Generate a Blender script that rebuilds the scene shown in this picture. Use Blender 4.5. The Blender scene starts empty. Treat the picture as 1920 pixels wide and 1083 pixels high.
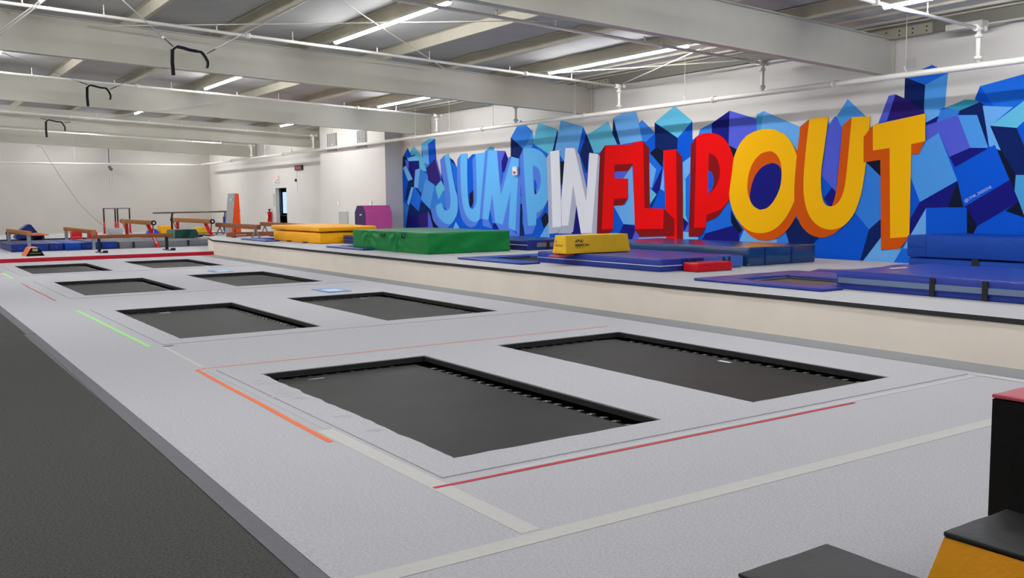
import bpy, bmesh, math, random
from mathutils import Vector, Matrix, noise
R = math.radians
random.seed(7)
S = bpy.context.scene
COL = S.collection

# ---------------------------------------------------------------- camera, light, exposure
cam_d = bpy.data.cameras.new('camera')
cam = bpy.data.objects.new('camera', cam_d)
COL.objects.link(cam)
YAW, PIT, ROL = R(34.07597), R(5.36621), R(-0.50628)
fw = Vector((math.sin(YAW)*math.cos(PIT), math.cos(YAW)*math.cos(PIT), -math.sin(PIT)))
r0 = Vector((math.cos(YAW), -math.sin(YAW), 0)); u0 = r0.cross(fw)
rt = math.cos(ROL)*r0 + math.sin(ROL)*u0
up = -math.sin(ROL)*r0 + math.cos(ROL)*u0
m = Matrix(((rt.x, up.x, -fw.x, 0), (rt.y, up.y, -fw.y, 0), (rt.z, up.z, -fw.z, 1.8), (0, 0, 0, 1)))
cam.matrix_world = m
cam_d.sensor_width = 36.0
cam_d.lens = 1760.52/1920*36
cam_d.clip_start = 0.05; cam_d.clip_end = 200
S.camera = cam
w = bpy.data.worlds.new('world'); S.world = w; w.use_nodes = True
w.node_tree.nodes['Background'].inputs[0].default_value = (0.8, 0.85, 1, 1)
w.node_tree.nodes['Background'].inputs[1].default_value = 0.3
TUBE_STRENGTH = 56.0
S.view_settings.view_transform = 'Standard'
S.view_settings.look = 'None'
S.view_settings.gamma = 1
S.view_settings.exposure = 0.55
S.view_settings.use_curve_mapping = False

# ---------------------------------------------------------------- materials
def lin(c):
    return tuple(((v/255/12.92) if v/255 <= 0.04045 else ((v/255+0.055)/1.055)**2.4) for v in c) + (1,)
MATS = {}
def mat(name, c, rough=0.6, var=0.0, scale=20.0, bump=0.0, bscale=None, metal=0.0, spec=0.5, emit=None, stretch=None, coat=0.0, detail=4, bdist=0.01):
    if name in MATS: return MATS[name]
    m = bpy.data.materials.new(name); m.use_nodes = True; MATS[name] = m
    nt = m.node_tree; n = nt.nodes; l = nt.links
    b = n['Principled BSDF']
    col = lin(c)
    b.inputs['Base Color'].default_value = col
    b.inputs['Roughness'].default_value = rough
    b.inputs['Metallic'].default_value = metal
    b.inputs['Specular IOR Level'].default_value = spec
    b.inputs['Coat Weight'].default_value = coat
    tc = n.new('ShaderNodeTexCoord'); mp = n.new('ShaderNodeMapping')
    l.new(tc.outputs['Object'], mp.inputs[0])
    if stretch: mp.inputs['Scale'].default_value = stretch
    if var > 0:
        nz = n.new('ShaderNodeTexNoise'); nz.inputs['Scale'].default_value = scale; nz.inputs['Detail'].default_value = detail
        rp = n.new('ShaderNodeValToRGB')
        rp.color_ramp.elements[0].position = 0.3; rp.color_ramp.elements[1].position = 0.7
        rp.color_ramp.elements[0].color = tuple(v*(1-var) for v in col[:3]) + (1,)
        rp.color_ramp.elements[1].color = tuple(min(1, v*(1+var)) for v in col[:3]) + (1,)
        l.new(mp.outputs[0], nz.inputs['Vector']); l.new(nz.outputs['Fac'], rp.inputs[0]); l.new(rp.outputs[0], b.inputs['Base Color'])
    if bump > 0:
        n2 = n.new('ShaderNodeTexNoise'); n2.inputs['Scale'].default_value = bscale or scale; n2.inputs['Detail'].default_value = 5
        bp = n.new('ShaderNodeBump'); bp.inputs['Strength'].default_value = bump; bp.inputs['Distance'].default_value = bdist
        l.new(mp.outputs[0], n2.inputs['Vector']); l.new(n2.outputs['Fac'], bp.inputs['Height']); l.new(bp.outputs[0], b.inputs['Normal'])
    if emit:
        b.inputs['Emission Color'].default_value = lin(emit[0]); b.inputs['Emission Strength'].default_value = emit[1]
    return m

M_wall = mat('white_wall_paint', (219, 214, 207), 0.75, 0.03, 0.8, 0.15, 60)
M_wallbeige = mat('cream_panel_paint', (238, 227, 212), 0.6, 0.03, 1.5, 0.1, 8)
M_steel = mat('white_painted_steel', (196, 193, 180), 0.45, 0.05, 1.2, 0.08, 3)
M_purlin = mat('galvanised_purlin_paint', (196, 189, 170), 0.5, 0.06, 2.0)
M_deck = mat('grey_roof_insulation', (188, 187, 184), 0.8, 0.05, 1.5, 0.2, 3)
M_pipe = mat('white_pipe_paint', (232, 228, 218), 0.35)
M_carpet = mat('light_grey_carpet', (190, 189, 193), 0.95, 0.17, 110, 0.08, 260, stretch=(0.45, 1, 1), spec=0.1, detail=9)
M_carpet2 = mat('light_grey_platform_carpet', (194, 193, 195), 0.95, 0.04, 30, 0.2, 220, spec=0.1)
M_dark = mat('charcoal_carpet', (86, 86, 83), 1.0, 0.35, 70, 0.5, 200, spec=0.05, detail=9)
M_border = mat('grey_velcro_border', (120, 120, 124), 0.9, 0.05, 20, spec=0.1)
M_strip = mat('grey_carpet_strip', (160, 162, 163), 0.95, 0.06, 25, spec=0.1)
M_foam = mat('black_foam_edge', (44, 44, 42), 0.9)
M_black = mat('black_pad_vinyl', (26, 26, 27), 0.55, 0.2, 30, 0.3, 60)
M_blackmesh = mat('black_spring_well', (9, 9, 10), 0.9)
M_bed = mat('trampoline_bed_webbing', (52, 50, 49), 0.5, 0.12, 2.5, 0.06, 300, spec=0.08)
M_spring = mat('chrome_spring', (205, 205, 205), 0.35, metal=1.0)
M_white = mat('white_plastic', (235, 235, 235), 0.5)
M_grey = mat('grey_metal', (120, 120, 122), 0.4, metal=0.6)
M_darkmetal = mat('dark_metal', (38, 38, 40), 0.4, metal=0.5)
M_concrete = mat('concrete_subfloor', (90, 90, 90), 0.9)
def vinyl(name, c, rough=0.35, bump=0.25, bs=9):
    return mat(name, c, rough, 0.04, 3, bump, bs, spec=0.28, bdist=0.03)
V_green = vinyl('green_vinyl', (0, 124, 56), 0.38)
V_yellow = vinyl('yellow_vinyl', (255, 176, 0), 0.45)
V_yellow2 = vinyl('mustard_vinyl', (234, 186, 30), 0.5)
V_blue = vinyl('royal_blue_vinyl', (40, 60, 152), 0.32)
V_blue2 = vinyl('bright_blue_vinyl', (0, 64, 160), 0.5)
V_teal = mat('steel_blue_vinyl', (30, 70, 120), 0.16, 0.04, 3, 0.06, 9, spec=0.5, bdist=0.03)
V_lblue = vinyl('light_blue_vinyl', (70, 108, 190), 0.35)
V_navy = vinyl('navy_vinyl', (26, 48, 124), 0.4)
V_red = vinyl('red_vinyl', (205, 14, 30), 0.3)
V_redtop = vinyl('faded_red_vinyl', (200, 84, 96), 0.5)  # paler and pinker than the plain red vinyl
V_black = vinyl('black_vinyl', (42, 42, 43), 0.5)
V_blackside = vinyl('matt_black_vinyl', (4, 4, 4), 0.8)
V_orange = vinyl('amber_vinyl', (255, 164, 0), 0.5)
V_green2 = vinyl('bright_green_vinyl', (58, 178, 86), 0.5)
V_pink = vinyl('pink_vinyl', (206, 84, 152), 0.4)
V_purple = vinyl('purple_vinyl', (64, 44, 98), 0.4)
V_grey = vinyl('grey_vinyl', (112, 116, 122), 0.5)
V_lgrey = vinyl('light_grey_vinyl', (178, 181, 186), 0.5)
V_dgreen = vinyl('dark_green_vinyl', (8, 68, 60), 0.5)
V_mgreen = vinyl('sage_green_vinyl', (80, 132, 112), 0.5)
V_orangered = vinyl('orange_red_vinyl', (236, 80, 22), 0.45)
V_coral = vinyl('coral_vinyl', (240, 128, 88), 0.5)
M_suede = mat('tan_beam_suede', (176, 114, 52), 0.8, 0.08, 6)
M_suede2 = mat('brown_beam_suede', (142, 82, 44), 0.8, 0.08, 6)
M_redmetal = mat('red_painted_metal', (200, 24, 30), 0.35)

# ---------------------------------------------------------------- mesh helpers
class MB:
    def __init__(s): s.v = []; s.f = []; s.mi = []; s.mats = []; s.smooth = []
    def m(s, material):
        if material not in s.mats: s.mats.append(material)
        return s.mats.index(material)
    def add(s, vs, fs, material, smooth=False):
        o = len(s.v); s.v += [tuple(v) for v in vs]; k = s.m(material)
        for f in fs: s.f.append([i+o for i in f]); s.mi.append(k); s.smooth.append(smooth)
    def box(s, a, b, material, rot=None, c=None):
        x0, y0, z0 = a; x1, y1, z1 = b
        vs = [Vector(p) for p in ((x0,y0,z0),(x1,y0,z0),(x1,y1,z0),(x0,y1,z0),(x0,y0,z1),(x1,y0,z1),(x1,y1,z1),(x0,y1,z1))]
        if rot is not None:
            cc = Vector(c) if c is not None else Vector(((x0+x1)/2, (y0+y1)/2, (z0+z1)/2))
            vs = [rot @ (v-cc) + cc for v in vs]
        s.add(vs, [(0,3,2,1),(4,5,6,7),(0,1,5,4),(1,2,6,5),(2,3,7,6),(3,0,4,7)], material)
        return s
    def quad(s, pts, material): s.add(pts, [tuple(range(len(pts)))], material); return s
    def tube(s, pts, r, material, n=8, caps=True, r2=None):
        pts = [Vector(p) for p in pts]; rings = []; vs = []
        for i, p in enumerate(pts):
            d = (pts[min(i+1, len(pts)-1)] - pts[max(i-1, 0)]).normalized()
            a = Vector((0, 0, 1)) if abs(d.z) < 0.95 else Vector((1, 0, 0))
            u = d.cross(a).normalized(); v = d.cross(u).normalized()
            rr = r if r2 is None else r + (r2-r)*i/max(1, len(pts)-1)
            for k in range(n):
                t = 2*math.pi*k/n; vs.append(p + (u*math.cos(t) + v*math.sin(t))*rr)
        fs = []
        for i in range(len(pts)-1):
            for k in range(n):
                fs.append((i*n+k, i*n+(k+1) % n, (i+1)*n+(k+1) % n, (i+1)*n+k))
        s.add(vs, fs, material, True)
        if caps:
            o = len(s.v)-len(vs)
            s.f.append([o+k for k in range(n)][::-1]); s.mi.append(s.m(material)); s.smooth.append(False)
            s.f.append([o+(len(pts)-1)*n+k for k in range(n)]); s.mi.append(s.m(material)); s.smooth.append(False)
        return s
    def prism(s, poly, a, d, material, capmat=None):
        """poly: 3D points of one end, d: extrusion vector"""
        P = [Vector(p) for p in poly]; d = Vector(d); n = len(P)
        s.add(P + [p+d for p in P], [(i, (i+1) % n, n+(i+1) % n, n+i) for i in range(n)], material)
        o = len(s.v)-2*n; k = s.m(capmat or material)
        s.f.append([o+i for i in range(n)][::-1]); s.mi.append(k); s.smooth.append(False)
        s.f.append([o+n+i for i in range(n)]); s.mi.append(k); s.smooth.append(False)
        return s
    def rbox(s, a, b, r, material, amp=0.0, fr=2.0, step=0.25, top=0.0, taper=0.0, crease=None):
        """rounded padded box, faces subdivided, surface softly uneven"""
        a = Vector(a); b = Vector(b)
        def axis(lo, hi):
            L = hi-lo; rr = min(r, L*0.49)
            pts = [lo, lo+rr*0.3, lo+rr]; k = max(1, int((L-2*rr)/step))
            pts += [lo+rr+(L-2*rr)*i/k for i in range(1, k)]
            pts += [hi-rr, hi-rr*0.3, hi]
            return pts
        ax = [axis(a[i], b[i]) for i in range(3)]
        rr = [min(r, (b[i]-a[i])*0.49) for i in range(3)]; cen = (a+b)/2
        idx = {}; vs = []
        def vid(i, j, k):
            key = (i, j, k)
            if key in idx: return idx[key]
            p = Vector((ax[0][i], ax[1][j], ax[2][k]))
            c = Vector([min(max(p[q], a[q]+rr[q]), b[q]-rr[q]) for q in range(3)])
            d = p-c; rm = min(rr)
            if d.length > 1e-9:
                # scale to superellipse corner
                e = Vector([d[q]/rr[q] for q in range(3)])
                e.normalize(); p = c + Vector([e[q]*rr[q] for q in range(3)])
                nrm = e
            else: nrm = Vector((0, 0, 1))
            if amp:
                nz = noise.fractal(p*fr, 0.8, 2.0, 4)
                p = p + nrm*nz*amp
            if top and p.z > cen.z:
                u = (p.x-a.x)/(b.x-a.x)*2-1; v = (p.y-a.y)/(b.y-a.y)*2-1
                p.z += top*max(0, 1-u*u)*max(0, 1-v*v)
            if taper:
                t = (p.z-a.z)/(b.z-a.z)
                p.x = cen.x + (p.x-cen.x)*(1-taper*t)
                p.y = cen.y + (p.y-cen.y)*(1-taper*t)
            idx[key] = len(vs); vs.append(p); return idx[key]
        nx, ny, nz_ = len(ax[0])-1, len(ax[1])-1, len(ax[2])-1
        fs = []
        for i in range(nx):
            for j in range(ny):
                fs.append((vid(i,j,0), vid(i,j+1,0), vid(i+1,j+1,0), vid(i+1,j,0)))
                fs.append((vid(i,j,nz_), vid(i+1,j,nz_), vid(i+1,j+1,nz_), vid(i,j+1,nz_)))
        for i in range(nx):
            for k in range(nz_):
                fs.append((vid(i,0,k), vid(i+1,0,k), vid(i+1,0,k+1), vid(i,0,k+1)))
                fs.append((vid(i,ny,k), vid(i,ny,k+1), vid(i+1,ny,k+1), vid(i+1,ny,k)))
        for j in range(ny):
            for k in range(nz_):
                fs.append((vid(0,j,k), vid(0,j,k+1), vid(0,j+1,k+1), vid(0,j+1,k)))
                fs.append((vid(nx,j,k), vid(nx,j+1,k), vid(nx,j+1,k+1), vid(nx,j,k+1)))
        s.add(vs, fs, material, True)
        return s
    def xf(s, M, start=0):
        s.v = s.v[:start] + [tuple(M @ Vector(v)) for v in s.v[start:]]; return s
    def build(s, name, parent=None, label=None, cat=None, group=None, kind=None, loc=None):
        me = bpy.data.meshes.new(name)
        vs = s.v
        if loc is not None:
            L = Vector(loc); vs = [tuple(Vector(v)-L) for v in vs]
        me.from_pydata(vs, [], s.f)
        for mm in s.mats: me.materials.append(mm)
        for i, p in enumerate(me.polygons): p.material_index = s.mi[i]; p.use_smooth = s.smooth[i]
        me.update()
        o = bpy.data.objects.new(name, me); COL.objects.link(o)
        if loc is not None: o.location = loc
        if parent is not None:
            o.parent = parent
            if loc is None: o.matrix_parent_inverse = Matrix.Translation(parent.location).inverted() if parent.parent is None and parent.rotation_euler.z == 0 else Matrix.Identity(4)
        tag(o, label, cat, group, kind)
        return o
def tag(o, label=None, cat=None, group=None, kind=None):
    if label: o['label'] = label
    if cat: o['category'] = cat
    if group: o['group'] = group
    if kind: o['kind'] = kind
    return o
def thing(name, label, cat, loc=(0, 0, 0), group=None):
    o = bpy.data.objects.new(name, None); COL.objects.link(o); o.location = loc
    o.empty_display_size = 0.1
    return tag(o, label, cat, group)
def copy_tree(o, parent=None, loc=None, label=None):
    c = o.copy(); COL.objects.link(c); inv = o.matrix_parent_inverse.copy(); c.parent = parent
    if parent is not None: c.matrix_parent_inverse = inv
    if loc is not None: c.location = loc
    if label: c['label'] = label
    for ch in list(o.children): copy_tree(ch, c)
    return c
def struct(mb, name, **k): return mb.build(name, kind='structure', **k)
def text_mesh(body, size, material, origin, xdir, updir, name, parent=None, label=None, cat=None, thick=0.0, bold=0.0, align='LEFT', shear=0.0):
    cu = bpy.data.curves.new('t', 'FONT'); cu.body = body; cu.size = size; cu.extrude = thick; cu.offset = bold; cu.align_x = align; cu.shear = shear
    to = bpy.data.objects.new('t', cu); COL.objects.link(to)
    bpy.context.view_layer.update()
    dg = bpy.context.evaluated_depsgraph_get()
    me = bpy.data.meshes.new_from_object(to.evaluated_get(dg))
    bpy.data.objects.remove(to); me.materials.clear(); me.materials.append(material)
    X = Vector(xdir).normalized(); U = Vector(updir).normalized(); Z = X.cross(U); O = Vector(origin)
    for v in me.vertices: v.co = O + X*v.co.x + U*v.co.y + Z*v.co.z
    o = bpy.data.objects.new(name, me); COL.objects.link(o)
    if parent is not None:
        o.parent = parent; o.matrix_parent_inverse = Matrix.Translation(parent.location).inverted()
    return tag(o, label, cat)

# ---------------------------------------------------------------- room shell
XW = 16.5; YF = 56.0; XL = -11.0; YN = -6.0; ZP = 0.53; ZFAR = 0.12
def beam_top(x): return 5.58-0.0455*x
def beam_bot(x): return 4.81-0.0415*x
def deck_z(x): return beam_top(x)+0.235

# trampoline openings in the deck
TR = [(3.26, 5.24, 5.57, 9.58, 'front left'), (6.33, 8.33, 5.57, 9.72, 'front right'), (3.28, 5.30, 12.77, 16.92, 'second left'), (6.34, 8.38, 12.77, 17.0, 'second right'),
      (3.36, 5.36, 20.05, 24.04, 'third left'), (6.42, 8.42, 20.12, 24.15, 'third right'), (3.33, 5.33, 27.2, 31.2, 'far left'), (6.38, 8.38, 27.3, 31.2, 'far right')]
PZ = 0.008
PANELS = [(2.97, 9.12, 5.22, 10.12), (2.97, 9.12, 12.38, 17.3), (3.02, 9.12, 19.6, 24.6), (3.02, 9.12, 26.75, 31.65)]

def slab(rect, holes, z0, z1, material, edge=None, sub=None):
    mb = MB()
    xs = sorted(set([rect[0], rect[1]]+[h[0] for h in holes]+[h[1] for h in holes]))
    ys = sorted(set([rect[2], rect[3]]+[h[2] for h in holes]+[h[3] for h in holes]))
    for i in range(len(xs)-1):
        for j in range(len(ys)-1):
            cx = (xs[i]+xs[i+1])/2; cy = (ys[j]+ys[j+1])/2
            if any(h[0] < cx < h[1] and h[2] < cy < h[3] for h in holes): continue
            mb.quad([(xs[i], ys[j], z1), (xs[i+1], ys[j], z1), (xs[i+1], ys[j+1], z1), (xs[i], ys[j+1], z1)], material)
    em = edge or material
    for (x0, x1, y0, y1) in [rect]:
        mb.quad([(x0,y0,z0),(x1,y0,z0),(x1,y0,z1),(x0,y0,z1)], em); mb.quad([(x1,y0,z0),(x1,y1,z0),(x1,y1,z1),(x1,y0,z1)], em)
        mb.quad([(x1,y1,z0),(x0,y1,z0),(x0,y1,z1),(x1,y1,z1)], em); mb.quad([(x0,y1,z0),(x0,y0,z0),(x0,y0,z1),(x0,y1,z1)], em)
    for (x0, x1, y0, y1) in [h[:4] for h in holes]:
        mb.quad([(x0,y0,z0),(x0,y0,z1),(x1,y0,z1),(x1,y0,z0)], em); mb.quad([(x1,y0,z0),(x1,y0,z1),(x1,y1,z1),(x1,y1,z0)], em)
        mb.quad([(x1,y1,z0),(x1,y1,z1),(x0,y1,z1),(x0,y1,z0)], em); mb.quad([(x0,y1,z0),(x0,y1,z1),(x0,y0,z1),(x0,y0,z0)], em)
    return mb
mb = MB().quad([(XL, YN, -0.45), (XW, YN, -0.45), (XW, YF, -0.45), (XL, YF, -0.45)], M_concrete)
struct(mb, 'subfloor')
fl = slab((1.85, 9.8, YN, 33.2), TR, -0.06, 0.0, M_carpet)
OBX = [(YN, 1.68), (2.0, 1.695), (4.1, 1.712), (5.5, 1.725), (6.9, 1.74), (8.8, 1.752), (11.7, 1.763), (14.5, 1.78), (33.15, 1.78)]
for (ya, xa), (yb, xb) in zip(OBX[:-1], OBX[1:]):
    fl.quad([(xa, ya, 0.006), (1.85, ya, 0.0), (1.85, yb, 0.0), (xb, yb, 0.006)], M_carpet)
struct(fl, 'floor')
# darker strip of carpet along the foot of the platform
struct(MB().box((9.3, YN, -0.01), (9.8, 33.1, 0.004), M_strip), 'carpet_strip')
# charcoal carpet on the left with grey edge tape
mb = MB().box((XL, YN, -0.05), (1.63, 14.53, 0.0), M_dark).box((XL, 14.55, -0.05), (1.66, 33.2, 0.0), M_dark)
struct(mb, 'charcoal_carpet')
mb = MB()
OB = [(YN, 1.68), (2.0, 1.695), (4.1, 1.712), (5.5, 1.725), (6.9, 1.74), (8.8, 1.752), (11.7, 1.763), (14.5, 1.78)]
OI = [(YN, 1.57), (2.0, 1.575), (4.1, 1.59), (5.5, 1.605), (6.9, 1.62), (8.8, 1.632), (11.7, 1.66), (14.5, 1.68)]
for k in range(len(OB)-1):
    (ya, xa), (yb, xb) = OB[k], OB[k+1]; ia, ib = OI[k][1], OI[k+1][1]
    mb.add([(ia, ya, 0.004), (xa+0.02, ya, 0.004), (xb+0.02, yb, 0.004), (ib, yb, 0.004)], [(0, 1, 2, 3)], M_border)
mb.add([(1.66, 14.55, 0.004), (1.80, 14.55, 0.004), (1.80, 33.15, 0.004), (1.66, 33.15, 0.004)], [(0, 1, 2, 3)], M_border)
mb.box((1.55, YN, -0.05), (1.75, 33.15, -0.001), M_border)
struct(mb, 'carpet_border')
for i, (x0, x1, y0, y1) in enumerate(PANELS):
    hs = TR[2*i:2*i+2]
    pm = slab((x0, x1, y0, y1), hs, -0.004, PZ, M_carpet)
    # uneven cut edge of the carpet hanging a little over each opening
    for h in hs:
        hx0, hx1, hy0, hy1 = h[:4]
        for side in range(4):
            L = (hy1-hy0) if side % 2 == 0 else (hx1-hx0); n = int(L/0.05)
            amp = 0.035 if (i == 0 and side == 0 and hx0 < 4) else 0.014
            off = [amp*(0.45+0.9*noise.noise(Vector((k*0.23, side*7.1+hx0*3, i*5.0)))) for k in range(n+1)]
            off = [max(0.002, o) for o in off]; off[0] = off[-1] = 0.004
            for k in range(n):
                t0 = k/n; t1 = (k+1)/n
                if side == 0: P = [(hx0, hy0+L*t0), (hx0, hy0+L*t1), (hx0+off[k+1], hy0+L*t1), (hx0+off[k], hy0+L*t0)]
                elif side == 2: P = [(hx1, hy0+L*t0), (hx1, hy0+L*t1), (hx1-off[k+1]*0.3, hy0+L*t1), (hx1-off[k]*0.3, hy0+L*t0)]
                elif side == 1: P = [(hx0+L*t0, hy0), (hx0+L*t1, hy0), (hx0+L*t1, hy0+off[k+1]), (hx0+L*t0, hy0+off[k])]
                else: P = [(hx0+L*t0, hy1), (hx0+L*t1, hy1), (hx0+L*t1, hy1-off[k+1]*0.3), (hx0+L*t0, hy1-off[k]*0.3)]
                pm.quad([(x, y, PZ) for x, y in P], M_carpet)
    struct(pm, 'carpet_panel')
# folds of slack carpet at the left edge of the nearest opening
mb = MB()
for k, (y, ln) in enumerate([(9.15, 0.20), (9.0, 0.24), (8.6, 0.22), (8.42, 0.27), (8.28, 0.30), (8.12, 0.2), (7.2, 0.18), (6.6, 0.16)]):
    n = 10; x1 = 3.255; x0 = x1-ln; pts = []
    for i in range(n+1):
        t = i/n; pts.append((x0+(x1-x0)*t, y+0.10*(1-t)**2-0.02, PZ+0.016*math.sin(math.pi*t)))
    for i in range(n):
        (xa, ya, za), (xb, yb, zb) = pts[i], pts[i+1]
        mb.quad([(xa, ya-0.03, PZ+0.0005), (xb, yb-0.03, PZ+0.0005), (xb, yb, zb), (xa, ya, za)], M_carpet)
        mb.quad([(xa, ya, za), (xb, yb, zb), (xb, yb+0.02, PZ+0.0005), (xa, ya+0.02, PZ+0.0005)], M_carpet)
struct(mb, 'carpet_folds')

# far raised floor with a red front lip
struct(MB().box((XL, 33.2, -0.1), (XW, YF, ZFAR), M_carpet2), 'far_floor')
struct(MB().box((XL, 48.0, ZFAR), (XW, YF, 0.25), M_carpet2).box((XL, 47.96, ZFAR), (XW, 48.0, 0.252), M_foam), 'far_floor_step')
# raised platform
mb = MB()
holes = [(11.05, 12.15, 8.6, 10.0), (11.05, 12.15, 15.8, 17.25), (11.05, 12.15, 23.1, 24.5), (11.05, 12.15, 30.5, 32.0)]
top = slab((10.4, XW, YN, 35.6), holes, ZP-0.12, ZP, M_carpet2, M_foam)
struct(top, 'raised_platform')
mb = MB()
# wavy edge lip of the platform carpet: light top, dark foam front
n = 180; ys = [YN+(33.15-YN)*i/n for i in range(n+1)]
def lipx(y): return 9.775+0.02*noise.noise(Vector((y*0.9, 3.3, 0)))
def lipz(y): return ZP-0.052-0.010*(0.5+0.5*noise.noise(Vector((y*0.5, 9.3, 0))))
for i in range(n):
    a, b = ys[i], ys[i+1]
    mb.quad([(lipx(a), a, ZP), (10.4, a, ZP), (10.4, b, ZP), (lipx(b), b, ZP)][::-1] if False else [(lipx(a), a, ZP), (10.4, a, ZP), (10.4, b, ZP), (lipx(b), b, ZP)], M_carpet2)
    mb.quad([(lipx(a), a, lipz(a)), (lipx(a), a, ZP), (lipx(b), b, ZP), (lipx(b), b, lipz(b))], M_foam)
    mb.quad([(lipx(a), a, lipz(a)), (lipx(b), b, lipz(b)), (9.82, b, lipz(b)), (9.82, a, lipz(a))], M_foam)
mb.quad([(9.775, 33.15, ZP), (10.4, 33.15, ZP), (10.4, 35.6, ZP), (10.32, 35.6, ZP)], M_carpet2)
mb.quad([(10.32, 35.6, ZP), (XW, 35.6, ZP), (XW, 39.6, ZP), (11.28, 39.6, ZP), (11.25, 37.7, ZP)], M_carpet2)
for p, q in (((9.775, 33.15), (10.32, 35.6)), ((10.32, 35.6), (11.25, 37.7)), ((11.25, 37.7), (11.28, 39.6)), ((11.28, 39.6), (XW, 39.6))):
    mb.quad([(p[0], p[1], ZP-0.06), (q[0], q[1], ZP-0.06), (q[0], q[1], ZP), (p[0], p[1], ZP)], M_foam)
struct(mb, 'platform_lip')
mb = MB().box((9.8, YN, -0.4), (9.86, 33.15, ZP-0.055), M_wallbeige)
mb.quad([(9.8, 33.15, 0), (10.32, 35.6, 0), (10.32, 35.6, ZP-0.055), (9.8, 33.15, ZP-0.055)], M_wallbeige)
mb.quad([(10.32, 35.6, 0), (11.25, 37.7, 0), (11.25, 37.7, ZP-0.055), (10.32, 35.6, ZP-0.055)], M_wallbeige).quad([(11.25, 37.7, 0), (11.28, 39.6, 0), (11.28, 39.6, ZP-0.055), (11.25, 37.7, ZP-0.055)], M_wallbeige)
mb.box((11.3, 39.55, 0), (XW, 39.6, ZP-0.055), M_wallbeige)
struct(mb, 'wall_platform')

# walls
ZT = 4.9
dy0, dy1, dzt = 43.7, 45.2, 2.52
mb = MB()
def wq(y0, y1, z0, z1): mb.quad([(XW, y0, z0), (XW, y0, z1), (XW, y1, z1), (XW, y1, z0)], M_wall)
wq(YN, 31.65, -0.4, ZT); wq(37.75, dy0, -0.4, ZT); wq(dy1, YF, -0.4, ZT); wq(dy0, dy1, dzt, ZT); wq(dy0, dy1, -0.4, ZFAR)
struct(mb, 'wall_right')
XB = 15.79
mb = MB()
mb.quad([(XW, 31.65, -0.4), (XW, 31.65, 5.2), (XB, 31.65, 5.2), (XB, 31.65, -0.4)], M_wall)
mb.quad([(XB, 31.65, -0.4), (XB, 31.65, 5.2), (XB, 37.75, 5.2), (XB, 37.75, -0.4)], M_wall)
mb.quad([(XB, 37.75, -0.4), (XB, 37.75, 5.2), (XW, 37.75, 5.2), (XW, 37.75, -0.4)], M_wall)
struct(mb, 'wall_chase')
struct(MB().quad([(XL, YF, -0.4), (XL, YF, 6.6), (XW, YF, 6.6), (XW, YF, -0.4)], mat('back_wall_paint', (203, 198, 190), 0.75, 0.03, 0.8)), 'wall_back')  # wall paint darkened to stand in for weaker light at the far end
struct(MB().quad([(XL, YN, -0.4), (XL, YN, 6.6), (XL, YF, 6.6), (XL, YF, -0.4)], M_wall), 'wall_left')
struct(MB().quad([(XL, YN, -0.4), (XW, YN, -0.4), (XW, YN, 6.6), (XL, YN, 6.6)], M_wall), 'wall_front')
struct(MB().quad([(XL, YN, deck_z(XL)), (XL, YF, deck_z(XL)), (XW+0.1, YF, deck_z(XW+0.1)), (XW+0.1, YN, deck_z(XW+0.1))], M_deck), 'ceiling')
# doorway recess: white jamb, dark lobby with a daylit pane
mb = MB()
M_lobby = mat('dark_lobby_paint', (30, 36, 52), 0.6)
mb.quad([(XW, dy1, ZFAR), (XW, dy1, dzt), (XW+0.2, dy1, dzt), (XW+0.2, dy1, ZFAR)], M_white)
lx0, lx1, ly0, ly1, lz = XW+0.2, XW+2.2, dy0-0.6, dy1+6.0, 2.7
mb.quad([(XW, dy0, ZFAR), (XW+0.2, dy0, ZFAR), (XW+0.2, dy0, dzt), (XW, dy0, dzt)], M_white)
mb.quad([(XW, dy0, dzt), (XW+0.2, dy0, dzt), (XW+0.2, dy1, dzt), (XW, dy1, dzt)], M_white)
mb.quad([(XW, dy0, ZFAR), (XW, dy1, ZFAR), (XW+0.2, dy1, ZFAR), (XW+0.2, dy0, ZFAR)], M_lobby)
for q in ([(lx0, ly0, ZFAR), (lx0, ly1, ZFAR), (lx1, ly1, ZFAR), (lx1, ly0, ZFAR)], [(lx0, ly0, lz), (lx1, ly0, lz), (lx1, ly1, lz), (lx0, ly1, lz)],
          [(lx1, ly0, ZFAR), (lx1, ly1, ZFAR), (lx1, ly1, lz), (lx1, ly0, lz)], [(lx0, ly1, ZFAR), (lx1, ly1, ZFAR), (lx1, ly1, lz), (lx0, ly1, lz)],
          [(lx0, ly0, ZFAR), (lx0, ly0, lz), (lx1, ly0, lz), (lx1, ly0, ZFAR)], [(lx0, dy1, ZFAR), (lx0, ly1, ZFAR), (lx0, ly1, lz), (lx0, dy1, lz)]):
    mb.quad(q, M_lobby)
struct(mb, 'door_1')
mb = MB().box((18.1, 48.0, 1.25), (18.14, 48.5, 2.36), mat('daylight_pane', (200, 225, 255), 0.3, emit=((190, 220, 255), 0.8)))
for yy in (48.6, 49.2, 49.7): mb.box((18.0, yy, ZFAR), (18.06, yy+0.09, lz), mat('blue_grey_frame', (96, 112, 140), 0.5))
mb.box((17.6, 47.2, 1.08), (18.1, 48.9, 1.14), M_grey)
struct(mb, 'window_1')

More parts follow.
